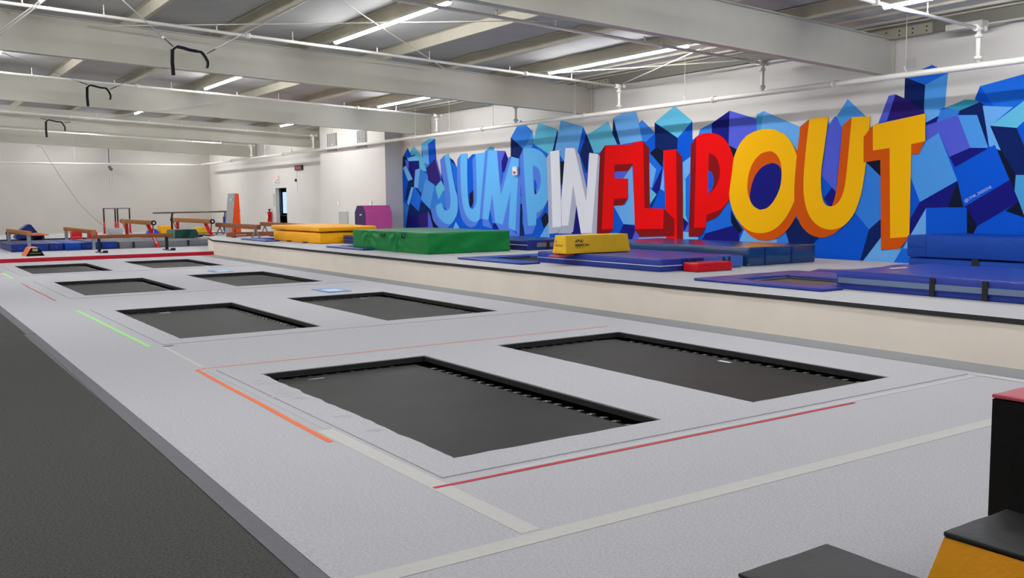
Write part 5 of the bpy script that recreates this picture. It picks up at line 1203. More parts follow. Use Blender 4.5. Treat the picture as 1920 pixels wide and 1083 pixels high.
t = thing('security_light', 'Small security camera hanging on a stem from the pipe at the far wall', 'camera', (10.95, YF-0.3, 3.6))
MB().tube([(10.9, YF-0.35, 3.95), (10.9, YF-0.35, 4.9)], 0.025, M_grey, 6).build('stem', t)
MB().tube([(10.9, YF-0.35, 3.86), (10.98, YF-0.5, 3.70)], 0.09, M_grey, 10).build('camera_body', t)
MB().tube([(11.0, YF-0.03, 2.95), (11.0, YF-0.03, 3.6)], 0.02, M_white, 6).build('conduit', t)

# ---------------------------------------------------------------- strip lamps
M_tube = mat('lamp_diffuser', (255, 255, 255), 0.4, emit=((250, 252, 255), TUBE_STRENGTH))
row_names = {2.68: 'left row', 8.26: 'middle row', 13.85: 'row nearest the mural wall'}
bays = [(-1.9, 2), (7.2, 2), (16.4, 2), (25.8, 2), (34.7, 2), (43.8, 2), (52.6, 1)]
bayn = ['behind the camera', 'in the nearest bay', 'in the second bay from the camera', 'in the third bay', 'in the fourth bay', 'in the fifth bay', 'in the farthest bay']
proto = None
rows = [2.68-5.586*2, 2.68-5.586, 2.68, 8.266, 13.852]
rown = ['outermost left row', 'row left of the camera', 'left row over the trampolines', 'middle row', 'row nearest the mural wall']
def make_lamp(x, y, label):
    z = beam_top(x)-0.045
    t = thing('strip_lamp', label, 'lamp', (x, y, z), 'ceiling strip lamps')
    MB().box((x-0.045, y-2.38, z), (x+0.045, y+2.38, z+0.045), M_steel).build('housing', t)
    mb = MB(); L = 2.36; vs = []; n = 8
    for yy in (y-L, y+L):
        for k in range(n+1):
            a = math.pi + math.pi*k/n
            vs.append((x+0.042*math.cos(a), yy, z-0.001+0.05*math.sin(a)))
    fs = [(k, k+1, n+2+k, n+1+k) for k in range(n)]
    fs += [tuple(range(n+1))[::-1], tuple(range(n+1, 2*n+2))]
    mb.add(vs, fs, M_tube); mb.build('diffuser', t)
    return t
for xi, x in enumerate(rows):
    for bi, (y, _) in enumerate(bays):
        if x < 0 and (bi >= 5 or bi == 0): continue
        lab = 'White strip lamp, %s, %s' % (rown[xi], bayn[bi])
        if proto is None: proto = make_lamp(x, y, lab); px0 = proto.location.copy()
        else:
            copy_tree(proto, None, (x, y, beam_top(x)-0.045), lab)

# ---------------------------------------------------------------- sprinkler pipes
XM, ZM = 15.6, 4.0
main = thing('sprinkler_main', 'Long white sprinkler main running along the mural wall below the beams', 'pipe', (XM, 20, ZM))
MB().tube([(XM, YN+0.1, ZM), (XM, 54.5, ZM)], 0.055, M_pipe, 12).build('pipe_run', main)
for y in (4.5, 11.8, 15.0, 19.6, 24.6, 29.0, 35.5, 41.5, 49.0):
    mb = MB().tube([(XM, y-0.045, ZM), (XM, y+0.045, ZM)], 0.075, M_pipe, 12)
    mb.tube([(XM-0.1, y, ZM), (XM-0.06, y, ZM)], 0.02, M_pipe, 6); mb.build('coupling', main)
for y in (10.3, 15.9, 20.0, 24.0, 26.6, 28.9, 33.4, 36.0, 40.5, 44.0, 50.5):
    MB().tube([(XM, y, ZM+0.05), (XM, y, beam_top(XM)+0.2)], 0.007, M_pipe, 5).tube([(XM, y-0.02, ZM+0.05), (XM, y+0.03, ZM+0.16)], 0.018, M_pipe, 6).build('hanger_rod', main)
fm = thing('sprinkler_main', 'White sprinkler main running level across the far white wall', 'pipe', (2, 54.5, 3.95))
MB().tube([(XM, 54.5, 4.0), (XM-0.4, 54.55, 3.97), (XL+0.2, 54.6, 3.95)], 0.05, M_pipe, 10).build('pipe_run', fm)
for x in (12.5, 9.0, 5.5): MB().tube([(x, 54.58, 3.97), (x, 54.58, beam_top(x))], 0.008, M_pipe, 5).build('hanger_rod', fm)
def branch(y, n, label):
    zt = 4.62
    t = thing('sprinkler_branch', label, 'pipe', (XM, y, zt), 'sprinkler branch pipes under the purlins')
    f = lambda x: zt+(XM-x)*0.0425
    MB().tube([(XM-0.06, y, f(XM-0.06)), (XL+0.3, y, f(XL+0.3))], 0.030, M_pipe, 10).build('pipe_run', t)
    MB().tube([(XM, y, ZM+0.04), (XM, y, zt-0.02)], 0.042, M_pipe, 10).build('riser', t)
    for zz in (ZM+0.13, zt-0.13):
        MB().tube([(XM, y, zz-0.03), (XM, y, zz+0.03)], 0.066, M_pipe, 10).tube([(XM-0.11, y-0.04, zz), (XM+0.11, y+0.04, zz)], 0.018, M_pipe, 6).build('coupling', t)
    MB().tube([(XM+0.07, y, zt), (XM-0.12, y, zt+0.003)], 0.055, M_pipe, 10).tube([(XM+0.12, y-0.06, zt), (XM+0.12, y+0.06, zt)], 0.045, M_pipe, 8).build('elbow', t)
    for x in (12.75, 6.2, -0.5):
        MB().tube([(x-0.04, y, f(x-0.04)), (x+0.04, y, f(x+0.04))], 0.052, M_pipe, 10).build('coupling', t)
    for x in (12.3, 8.95, 5.6, 2.3, -1.2):
        z = f(x)
        MB().tube([(x, y, z+0.03), (x, y, z+0.11)], 0.017, M_pipe, 6, r2=0.010).tube([(x, y, z+0.11), (x, y, z+0.12)], 0.022, M_grey, 6).build('sprinkler_head', t)
    for x in (14.1, 10.2, 7.1, 3.6, 0.2):
        z = f(x)
        MB().tube([(x, y, z+0.03), (x, y, z+0.20)], 0.007, M_pipe, 5).tube([(x, y, z+0.02), (x, y, z+0.07)], 0.02, M_pipe, 6, r2=0.008).build('hanger_rod', t)
for y, lab in ((8.95, 'Sprinkler branch pipe crossing the top right corner of the ceiling, nearest the camera'), (13.62, 'Sprinkler branch pipe crossing below the nearest long strip lamp, just behind the nearest beam'),
               (18.2, 'Sprinkler branch pipe in front of the second beam, behind the largest strap belt'), (22.8, 'Sprinkler branch pipe hidden mostly behind the second beam'),
               (27.4, 'Sprinkler branch pipe in front of the third beam, ending by the white wall chase'), (37.45 if False else 38.0, 'Sprinkler branch pipe in front of the fourth beam'),
               (45.9, 'Sprinkler branch pipe in front of the farthest beam')):
    branch(y, 0, lab)

# roof bracing rods
def rod(a, b, lab, r=0.012, dz=0):
    fz = lambda x: 5.50-dz-0.0455*x
    MB().tube([(a[0], a[1], fz(a[0])), (b[0], b[1], fz(b[0]))], r, M_pipe, 6).build('brace_rod', label=lab, cat='rod', group='roof bracing rods')
rod((5.6, 13.9), (11.6, 19.95), 'Thin diagonal roof rod crossing the long middle strip lamp', 0.010)
rod((3.7, 20.3), (10.3, 13.7), 'Thin roof rod running almost level across the picture top, behind the middle strip lamp', 0.010, 0.04)
rod((13.6, 19.1), (16.1, 13.6), 'Thin roof rod from the strip lamp end towards the eave over the mural', 0.014)
rod((16.15, 19.0), (13.7, 13.1), 'Short diagonal roof rod ending above the second pipe riser', 0.014, 0.05)
rod((0.2, 17.4), (2.35, 20.28), 'Thin roof rod at the top left corner crossing the second beam', 0.010)

# ---------------------------------------------------------------- spotting belts on ropes
M_web = mat('black_webbing', (16, 16, 18), 0.7)
M_webb = mat('blue_webbing', (24, 34, 96), 0.6)
M_rope = mat('white_rope', (222, 220, 214), 0.8)
def ribbon(mb, pts, wd, th, material, wdir=(0, 1, 0)):
    W = Vector(wdir).normalized(); P = [Vector(p) for p in pts]; vs = []
    for i, p in enumerate(P):
        d = (P[min(i+1, len(P)-1)]-P[max(i-1, 0)]).normalized(); n = d.cross(W).normalized()
        vs += [p-W*wd/2-n*th/2, p+W*wd/2-n*th/2, p+W*wd/2+n*th/2, p-W*wd/2+n*th/2]
    fs = []
    for i in range(len(P)-1):
        a = i*4
        for k in range(4): fs.append((a+k, a+(k+1) % 4, a+4+(k+1) % 4, a+4+k))
    fs += [(3,2,1,0), tuple(len(vs)-4+k for k in range(4))]
    mb.add(vs, fs, material, False)
def belt(y, cx, z, lab, blue, lr, rr, drop, back=0.0):
    t = thing('spotting_belt', lab, 'belt', (cx, y, z), 'spotting belts hung over the trampolines')
    mb = MB()
    pts = []
    W = 0.27 if blue else 0.235
    for k in range(17):
        u = -1+2*k/16
        zz = z+0.055-0.035*(u+1)-0.025*max(0, 1-(u*2.2-0.2)**2)*0.4
        if u > 0.62: zz -= 0.62*(u-0.62)**1.6
        if u < -0.8: zz -= 0.30*(-0.8-u)
        pts.append((cx+W*u, y, zz))
    pts += [(cx+W*1.0, y, pts[-1][2]-0.05), (cx+W*0.95, y, pts[-1][2]-0.10)]
    ribbon(mb, pts, 0.06, 0.032, M_web, (0, 1, 0.0)); bb = mb.build('belt_band', t)
    if blue:
        mb = MB(); ribbon(mb, [(p[0], p[1], p[2]+0.018) for p in pts[2:12]], 0.066, 0.014, M_webb); mb.build('belt_trim', bb, label='blue trim')
    mb = MB(); xl = cx-(0.27 if blue else 0.235)-0.02
    ribbon(mb, [(xl+0.01, y-0.02, z+0.0), (xl, y-0.02, z-drop*0.5), (xl+0.01, y-0.02, z-drop)], 0.02, 0.055, M_web, (0, 1, 0)); mb.build('hanging_strap', t)
    for s_, (hx, hz) in ((-1, lr), (1, rr)):
        ax = cx+s_*W*0.97; az = z+0.0+(0.05 if s_ < 0 else -0.02)
        d = Vector((hx-ax, 0, hz-az)).normalized()
        p0 = Vector((ax, y, az)); p1 = p0+d*0.16
        MB().tube([p0, p0+d*0.07, p1], 0.012, M_grey, 6).tube([p1, p1+d*0.05], 0.02, M_rope, 6).build('snap_hook', t)
        MB().tube([p1+d*0.05, (hx, y, hz)], 0.010 if blue else 0.008, M_rope, 5).build('rope', t)
belt(15.5, 4.33, 4.22, 'Nearest and largest strap belt, black with blue trim, hanging from two white ropes', True, (2.72, 5.45), (6.42, 5.28), 0.40)
belt(22.7, 4.31, 4.38, 'Middle strap belt, plain black, hanging just before the third beam', False, (0.86, 5.54), (6.42, 5.28), 0.42)
belt(29.3, 4.38, 4.12, 'Farthest strap belt, black, hanging low on nearly level ropes', False, (-2.86, 5.71), (10.15, 5.11), 0.44)
# tail ropes
MB().tube([(1.2, 8.0, 3.39), (0.7, 8.0, 2.95)], 0.006, M_rope, 6).tube([(1.2, 8.0, 3.37), (0.7, 8.0, 2.92)], 0.006, M_rope, 6).tube([(1.2, 8.0, 3.37), (3.2, 8.0, 5.40)], 0.006, M_rope, 6).tube([(0.7, 8.0, 2.92), (0.1, 8.0, 2.45)], 0.006, M_rope, 6).build('belt_rope', label='Doubled white rope slanting across the top left corner', cat='rope')
RP = [(6.6, 4.60), (6.81, 4.56), (7.05, 4.1), (7.28, 3.68), (7.6, 3.05), (7.93, 2.53), (8.3, 1.9), (8.71, 1.41), (9.1, 1.0), (9.46, 0.69), (9.9, 0.10)]
MB().tube([(x*0.96, 48.0, 1.8+(z-1.8)*0.96) for x, z in RP], 0.011, mat('grey_rope', (150, 148, 142), 0.8), 5).build('slack_rope', label='Slack grey rope sweeping down in front of the far white wall', cat='rope')

# ---------------------------------------------------------------- mats and blocks on the raised platform
def soft(name, a, b, material, label, cat, r=0.04, amp=0.008, fr=1.6, step=0.15, top=0.0, taper=0.0, rz=0.0, group=None, ang_c=None):
    t = thing(name, label, cat, ((a[0]+b[0])/2, (a[1]+b[1])/2, a[2]), group)
    mb = MB().rbox(a, b, r, material, amp, fr, step, top, taper)
    if rz:
        c = Vector(ang_c or t.location); Mx = Matrix.Translation(c) @ Matrix.Rotation(R(rz), 4, 'Z') @ Matrix.Translation(-c); mb.xf(Mx)
    mb.build('cover', t)
    return t
def handle(t, c, along, n=0.10, name='handle'):
    """short webbing loop hanging on a side face"""
    c = Vector(c); A = Vector(along).normalized(); O = Vector((A.y, -A.x, 0)) if True else None
    out = Vector((-abs(A.y), -abs(A.x), 0))
    mb = MB(); pts = []
    for k in range(9):
        a = math.pi*k/8
        pts.append(c - A*n*math.cos(a) + Vector((0, 0, -0.085*math.sin(a))) + out*(0.012+0.03*math.sin(a)))
    ribbon(mb, pts, 0.016, 0.036, M_web, out)
    return mb.build(name, t)
g0 = ZP+0.002
# green crash mat with creased cover
t = thing('crash_mat', 'Big green vinyl crash mat with two black handles, standing before the blue mural', 'mat', (12.1, 21.8, g0))
mb = MB().rbox((10.93, 19.72, g0), (13.3, 24.0, 1.05), 0.03, V_green, 0.004, 1.2, 0.06, 0.04)
def fold(p, c0, c1, axis):
    # fabric pulled towards two handles: ridges fanning out below them
    best = 0
    for c in (c0, c1):
        dx = (p[axis]-c); dz = (1.0-p[2])+0.05
        ang = math.atan2(dx, dz); rr = math.hypot(dx, dz)
        if dz < 0.55: best += math.cos(ang*9)*0.05*math.exp(-((rr-0.28)/0.22)**2)
    return best
nv = []
for v in mb.v:
    x, y, z = v
    if abs(x-10.93) < 0.03 and z < 1.03: x += fold((x, y, z), 22.9, 21.3, 1)+0.022*math.sin((y*1.4+z*6))*max(0, 1-abs(z-0.62)/0.12) + 0.010*noise.noise(Vector((y*3, z*9, 1)))
    if abs(y-19.72) < 0.03 and z < 1.03: y += 0.030*math.sin(x*5.0-z*9.0)*max(0, 1-abs(z-0.78)/0.3) + 0.022*math.sin(x*11+z*7)*max(0, 1-abs(z-0.6)/0.1)
    nv.append((x, y, z))
mb.v = nv; mb.build('cover', t)
handle(t, (10.925, 22.1, 0.985), (0, 1, 0)); handle(t, (10.925, 20.95, 0.985), (0, 1, 0))
# yellow mats
t = thing('crash_mat', 'Thick yellow crash mat on the platform, lower one of the two stacked yellow mats', 'mat', (12.2, 29.2, g0), 'stacked yellow crash mats')
mb = MB().rbox((11.25, 27.1, g0), (13.05, 31.1, 0.875), 0.05, V_yellow, 0.010, 1.3, 0.08)
nv = []
for x, y, z in mb.v:
    q = max(0, 1-abs(z-0.70)/0.19)
    if x < 11.31: x -= q*0.028*abs(math.sin(y*2.1+z*7.0))
    if y < 27.16: y -= q*0.030*abs(math.sin(x*2.6-z*6.0))
    nv.append((x, y, z))
mb.v = nv; mb.build('cover', t)
for y in (29.6, 28.2): MB().box((11.17, y-0.12, g0), (11.24, y+0.12, g0+0.03), M_web).build('handle', t)
t = thing('folding_mat', 'Thinner yellow mat lying sagged on top of the thick yellow crash mat', 'mat', (12.3, 29.0, 0.905), 'stacked yellow crash mats')
mb = MB().rbox((11.20, 27.05, 0.905), (13.15, 31.25, 1.05), 0.04, V_yellow, 0.010, 1.2, 0.1, 0.05); mb.build('cover', t)
mb = MB().quad([(11.45, 27.075, 0.905), (12.98, 27.075, 0.875), (12.98, 27.075, 0.925), (11.5, 27.075, 0.912)], M_web); mb.build('hinge_gap', t)  # black sheet stands in for the shade between the two yellow mats
# folded blue panels between yellow and green
t = thing('folding_mat', 'Small stack of folded dark blue panel mat between the yellow and green crash mats', 'mat', (12.6, 26.5, g0))
for k in range(5): MB().rbox((11.97, 25.75, g0+0.051*k), (13.2, 27.0, g0+0.051*k+0.049), 0.02, V_navy if k % 2 else V_teal, 0.003, 2, 0.2).build('panel', t)
# blue mat by the mural behind the green one
t = thing('landing_mat', 'Blue mat with a black strap, against the mural behind the green crash mat', 'mat', (14.5, 21.3, g0))
MB().rbox((13.75, 19.62, g0), (15.3, 23.3, 0.79), 0.03, V_navy, 0.004, 2, 0.2).build('cover', t)
MB().tube([(13.745, 19.62, 0.665), (13.745, 23.25, 0.665)], 0.008, M_white, 5).build('piping', t)
MB().box((14.36, 19.602, g0+0.01), (14.44, 19.618, 0.77), M_web).build('strap', t)
MB().box((14.05, 19.604, 0.61), (14.35, 19.617, 0.72), V_grey).box((14.46, 19.604, 0.61), (14.9, 19.617, 0.72), V_grey).build('mesh_patch', t)
# large violet blue mat in the middle
t = thing('landing_mat', 'Low violet blue mat with white piping, under the yellow block beside the red one', 'mat', (12.4, 14.0, g0))
MB().rbox((11.33, 12.12, g0), (13.42, 15.8, 0.755), 0.03, V_blue, 0.004, 1.5, 0.12).build('cover', t)
MB().tube([(13.38, 12.112, 0.635), (11.34, 12.112, 0.635), (11.322, 12.13, 0.635), (11.322, 15.78, 0.635)], 0.007, M_white, 5).build('piping', t)
MB().box((12.38, 12.10, g0+0.01), (13.40, 12.117, 0.745), V_lblue).build('end_panel', t, label='lighter blue end panel')
MB().box((11.85, 12.10, g0+0.01), (12.38, 12.117, 0.745), V_navy).build('end_panel', t, label='darker blue end panel')
for x in (12.05, 12.95): handle(t, (x, 12.095, 0.735), (1, 0, 0), 0.08)
# mustard block on it
cy = Vector((11.02, 14.42, 0.765))
Mb = Matrix.Translation(cy) @ Matrix.Rotation(R(-3.0), 4, 'Z') @ Matrix.Translation(-cy)
t = thing('foam_block', 'Yellow foam block with a black gymnastics maker\'s mark, resting on the violet blue mat', 'block', (11.8, 14.6, 0.765))
mb = MB().rbox((11.02, 14.42, 0.765), (12.60, 14.90, 1.12), 0.015, V_yellow2, 0.004, 2.5, 0.08)
nv = []
for v in mb.v:
    k = (v[2]-0.765)/0.355; cx_ = 11.81; cy_ = 14.66
    nv.append((cx_+(v[0]-cx_)*(1-0.035*k), cy_+(v[1]-cy_)*(1-0.25*k), v[2]))
mb.v = nv; mb.xf(Mb); mb.build('cover', t)
M_ink = mat('black_print', (28, 22, 18), 0.6)
def pface(x, z):   # point on the tilted front face
    k = (z-0.765)/0.355
    return Mb @ Vector((x, 14.66+(14.42-14.66)*(1-0.25*k)-0.006, z))
def ftext(body, size, x, z, shear=0, b=0.0):
    O = pface(x, z); X = pface(x+1, z)-pface(x, z); U = pface(x, z+0.1)-pface(x, z)
    text_mesh(body, size, M_ink, O, X, U, 'maker_mark', t, label='black printed mark', bold=b, shear=shear)
ftext('A', 0.085, 11.25, 0.975, 0.3, 0.002); ftext('AI', 0.085, 11.37, 0.975, 0.1, 0.002)
mb = MB(); mb.quad([pface(11.315, 1.035), pface(11.345, 0.985), pface(11.375, 1.035)], M_ink); mb.build('maker_mark', t)
ftext('AMERICAN', 0.068, 11.25, 0.905, 0, 0.0015); ftext('ATHLETIC, INC.', 0.03, 11.25, 0.868)
def eface(y, z):
    k = (z-0.765)/0.355; return Mb @ Vector((11.81+(11.02-11.81)*(1-0.035*k)-0.005, y, z))
O = eface(14.80, 0.97); text_mesh('A', 0.08, M_ink, O, eface(13.8, 0.97)-O, (0, 0, 1), 'maker_mark', t)
O = eface(14.82, 0.90); text_mesh('AMERICAN', 0.055, M_ink, O, eface(13.82, 0.90)-O, (0, 0, 1), 'maker_mark', t)
t = thing('foam_wedge', 'Small red pad poking out under the left end of the yellow block', 'pad', (11.1, 14.7, 0.7))
mb = MB().prism([(10.95, 14.55, 0.70), (10.95, 14.55, 0.722), (11.32, 14.55, 0.762), (11.32, 14.55, 0.73)], None, (0, 0.36, 0), V_redtop); mb.build('cover', t)
# red block
t = thing('foam_block', 'Small glossy red block on the platform at the near corner of the violet blue mat', 'block', (12.2, 11.9, g0))
MB().rbox((11.78, 11.66, g0), (12.66, 12.02, 0.69), 0.03, V_red, 0.006, 3, 0.08).build('cover', t)
# steel blue thick mat
t = thing('crash_mat', 'Thick dark steel blue mat with scuffed corners, before the yellow O of the mural', 'mat', (14.5, 14.3, g0))
MB().rbox((13.55, 12.1, g0), (15.5, 16.6, 0.885), 0.035, V_teal, 0.005, 1.2, 0.12).build('cover', t)
for x in (14.02, 14.78): MB().box((x-0.02, 12.088, g0+0.01), (x+0.02, 12.098, 0.88), V_navy).build('strap', t)
MB().box((13.56, 12.088, 0.695), (14.0, 12.098, 0.705), V_navy).box((13.538, 12.12, 0.695), (13.548, 16.5, 0.705), V_navy).build('seam', t)
MB().rbox((13.535, 12.085, 0.845), (13.575, 12.125, 0.89), 0.012, M_grey).rbox((13.535, 12.085, g0), (13.575, 12.125, g0+0.04), 0.012, M_grey).build('corner_scuff', t, label='scuffed white corner')
# padded platform trampolines
def pad_tramp(y0, y1, lab, x0=10.57, curl=False, cov=0.0, pw=0.48):
    t = thing('padded_trampoline', lab, 'trampoline', (11.7, (y0+y1)/2, ZP), 'trampolines with blue pads on the platform')
    z = ZP+0.003; h = 0.04
    MB().rbox((x0, y0, z), (x0+pw, y1, z+h), 0.02, V_blue, 0.004, 2, 0.15).build('edge_pad', t)
    if max(y0+0.02, cov) < y0+0.40: MB().rbox((x0+0.44, max(y0+0.02, cov), z), (12.2, y0+0.45, z+h*0.95), 0.02, V_blue, 0.004, 2, 0.15).build('edge_pad', t)
    MB().rbox((x0+0.44, max(y1-0.52, cov), z), (13.0, y1, z+h*1.05), 0.02, V_blue, 0.004, 2, 0.15).build('edge_pad', t)
    if max(y0+0.02, cov) < y1-0.7: MB().rbox((12.17, max(y0+0.02, cov), z), (13.05, y1-0.5, z+h*1.1), 0.02, V_blue, 0.004, 2, 0.12).build('edge_pad', t)
    MB().box((11.06, y0+0.45, ZP-0.03), (12.14, y1-0.5, ZP-0.02), mat('brown_bed', (98, 82, 68), 0.6) if curl else M_bed).build('bed', t)
    return t
t1 = pad_tramp(8.13, 10.55, 'Blue padded trampoline with a brownish bed, partly covered by the striped blue mat', curl=True, cov=8.36)
pad_tramp(15.3, 17.78, 'Blue padded trampoline between the green crash mat and the violet blue mat', cov=15.84)
pad_tramp(22.6, 25.05, 'Blue padded trampoline mostly hidden under the green crash mat', cov=24.03, pw=0.33)
pad_tramp(30.0, 32.55, 'Farthest blue padded trampoline on the platform, left of the yellow mats', cov=31.29)
# loose curled blue pad behind the striped mat
t = thing('loose_pad', 'Loose wrinkled blue pad curling up behind the striped blue mat', 'pad', (13.6, 9.1, ZP))
mb = MB(); vs = []; n = 24
for k in range(n+1):
    u = k/n; x = 13.0+0.5*math.sin(u*2.2); y = 10.3-2.6*u
    hz = 0.035+0.13*math.exp(-((u-0.55)/0.22)**2)+0.02*noise.noise(Vector((u*6, 1, 2)))
    for (dx, dz) in ((0.0, 0.0), (0.06, hz), (0.30, hz+0.03), (0.52, hz*0.7), (0.58, 0.0)): vs.append((x+dx, y, ZP+0.004+dz))
fs = [(k*5+j, k*5+j+1, k*5+j+6, k*5+j+5) for k in range(n) for j in range(4)]+[(k*5+4, k*5, k*5+5, k*5+9) for k in range(n)]
fs += [(0, 1, 2, 3, 4)[::-1], tuple(n*5+j for j in range(5))]
mb.add(vs, fs, V_blue, True); mb.build('cover', t)
# striped blue mat at the right
t = thing('landing_mat', 'Large violet blue mat with a grey mesh stripe and black straps, at the right edge', 'mat', (12.2, 5.8, g0))
zz = g0+0.055
MB().rbox((11.13, 2.2, zz), (13.35, 8.33, zz+0.20), 0.03, V_blue, 0.005, 1.5, 0.12).rbox((11.15, 2.2, g0), (13.33, 8.30, zz+0.02), 0.02, V_blue, 0.003, 2, 0.2).build('cover', t)
MB().box((11.118, 2.25, 0.655-0.035), (11.133, 8.29, 0.655+0.04), mat('grey_mesh', (104, 122, 152), 0.7)).build('mesh_stripe', t)
for y in (6.87, 6.18, 4.6, 3.4): MB().box((11.105, y-0.035, g0+0.01), (11.12, y+0.035, 0.775), M_web).build('strap', t)
MB().box((11.9, 7.95, 0.792), (12.25, 8.02, 0.796), M_white).build('stitched_label', t)
# stack of blue mats against the wall
def stackmat(x0, y0, y1, z0, z1, lab, crease=True):
    t = thing('crash_mat', lab, 'mat', ((x0+16.3)/2, (y0+y1)/2, z0), 'blue mats stacked by the right end of the mural')
    MB().rbox((x0, y0, z0), (16.35, y1, z1), 0.025, V_blue2, 0.006, 1.4, 0.15).build('cover', t)
    return t
t = stackmat(15.0, 4.5, 9.74, g0, 0.748, 'Lower bright blue mat of the stack against the mural at the right edge, thin one')
MB().box((14.985, 8.46, 0.62), (15.0, 8.58, 0.77), M_web).build('handle', t)
t = stackmat(14.98, 4.4, 9.76, 0.768, 1.14, 'Upper thick bright blue mat of the stack against the mural at the right edge')
MB().box((14.97, 9.40, 0.78), (14.978, 9.41, 1.13), V_navy).box((14.97, 9.42, 0.94), (14.978, 9.74, 0.95), V_navy).build('seam', t)
# octagon tumbler
t = thing('octagon_tumbler', 'Pink eight sided tumbler with a purple end, standing by the white wall chase', 'tumbler', (15.1, 31.1, ZP))
def octo(x, k=1.0):
    cy_, cz_ = 31.15, ZP+0.575; a, b = 0.44*k, 0.57*k; c1, c2 = 0.20*k, 0.25*k
    return [(x, cy_-a, cz_-b+c2), (x, cy_-a, cz_+b-c2), (x, cy_-a+c1, cz_+b), (x, cy_+a-c1, cz_+b), (x, cy_+a, cz_+b-c2), (x, cy_+a, cz_-b+c2), (x, cy_+a-c1, cz_-b), (x, cy_-a+c1, cz_-b)]
MB().prism(octo(14.5), None, (1.05, 0, 0), V_pink).build('body', t)
MB().prism(octo(14.485, 0.99), None, (0.014, 0, 0), V_purple).build('end_panel', t, label='purple end panel')
MB().box((14.478, 31.0, 1.32), (14.484, 31.16, 1.37), M_white).build('label_patch', t)
mb = MB().prism([(14.55, 30.88, ZP+0.01), (15.5, 30.88, ZP+0.01), (15.52, 30.72, 0.78), (14.53, 30.72, 0.78)], None, (0, 0, 0.005), V_purple)
mb.build('lower_panel', t, label='dark purple lower side')

# ---------------------------------------------------------------- foam blocks in the foreground
def vblock(x0, x1, y0, y1, zt, top, side, lab, sl, sy, ins=0.004):
    t = thing('vaulting_block', lab, 'block', ((x0+x1)/2, (y0+y1)/2, 0.0), 'graded foam blocks nearest the camera')
    mb = MB(); n = 8; z0 = 0.004; zl = zt-0.018
    ring = lambda z, s: [(x0-sl*s, y0-sy*s, z), (x1+sl*s*0.6, y0-sy*s, z), (x1+sl*s*0.6, y1+sy*s, z), (x0-sl*s, y1+sy*s, z)]
    vs = []; lv = []
    for k in range(n+1):
        s = 1-k/n; z = z0+(zl-z0)*k/n; lv.append(ring(z, s))
    for k in range(n):
        for j in range(4):
            a, b_ = lv[k][j], lv[k][(j+1) % 4]; c, d = lv[k+1][(j+1) % 4], lv[k+1][j]
            mb.quad([a, b_, c, d], side)
    mb.quad(lv[0][::-1], side)
    mb.build('body', t)
    mb = MB(); e = 0.002
    mb.rbox((x0-e, y0-e, zl+0.004), (x1+e, y1+e, zt+0.002), 0.005, top, 0.004, 4, 0.05, 0.008)
    mb.build('top_cover', t)
    return t
vblock(2.42, 2.90, 1.45, 2.185, 0.5, V_black, V_green2, 'Green foam block with a charcoal top at the bottom edge, lowest of the three', 0.06, 0.08)
vblock(3.12, 3.54, 1.05, 1.85, 0.6, V_black, V_orange, 'Amber yellow foam block with a charcoal top, at the lower right corner', 0.17, 0.12)
vblock(3.72, 4.6, 1.0, 2.02, 1.0, V_redtop, V_blackside, 'Tall black block with a faded red top at the right edge', 0.0, 0.0)

# ---------------------------------------------------------------- far gym floor
zf = ZFAR+0.002
def rectmat(x0, x1, y0, y1, z0, z1, m_, lab, group=None, name='landing_mat', cat='mat'):
    t = thing(name, lab, cat, ((x0+x1)/2, (y0+y1)/2, z0), group)
    MB().rbox((x0, y0, z0), (x1, y1, z1), 0.025, m_, 0.004, 1.5, 0.3).build('cover', t)
    return t
bx = [3.99, 5.22, 5.72, 6.28, 7.0, 7.58]
nm = ['leftmost, wide', 'second from the left', 'third, set slightly forward', 'fourth from the left', 'rightmost blue one beside the grey mats']
for k in range(5):
    dy = -0.15 if k == 2 else 0
    t = rectmat(bx[k]+0.01, bx[k+1]-0.01, 37.8+dy, 41.6, zf, 0.40, V_navy if k != 2 else V_blue2, 'Blue landing mat on the far floor, %s' % nm[k], 'row of blue mats on the far floor')
    MB().box((bx[k]+0.2, 37.79+dy-0.004, 0.2), (bx[k+1]-0.2, 37.798+dy, 0.30), V_blue2).build('mesh_patch', t)
gx = [7.6, 8.15, 10.2, 11.2]
for k in range(3):
    t = rectmat(gx[k]+0.01, gx[k+1]-0.01, 37.85, 41.6, zf, 0.38, V_grey, 'Grey landing mat on the far floor, %s' % ['small one next to the blue mats', 'long middle one', 'right one under the red legged beam'][k], 'row of grey mats on the far floor')
    MB().box((gx[k]-0.04 if k else gx[k]+0.015, 37.83, zf+0.01), (gx[k]+0.04, 37.845, 0.37), M_web).build('strap', t)
rectmat(7.9, 9.6, 41.75, 43.6, zf, 0.34, V_lgrey, 'Pale grey mat behind the row of grey mats')
# green trapezoid
t = thing('vaulting_trapezoid', 'Dark green trapezoid block standing on the grey mats', 'block', (10.75, 40.6, 0.385))
mb = MB(); a = [(10.22, 39.9), (11.25, 39.9), (11.25, 41.4), (10.22, 41.4)]; b_ = [(10.27, 40.0), (11.13, 40.0), (11.13, 41.3), (10.27, 41.3)]
za, zb_ = 0.392, 0.72
V = [(x, y, za) for x, y in a]+[(x, y, zb_) for x, y in b_]
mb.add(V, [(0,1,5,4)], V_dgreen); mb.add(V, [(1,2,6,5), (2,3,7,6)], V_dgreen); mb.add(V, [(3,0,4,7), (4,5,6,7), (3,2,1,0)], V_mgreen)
mb.build('body', t)
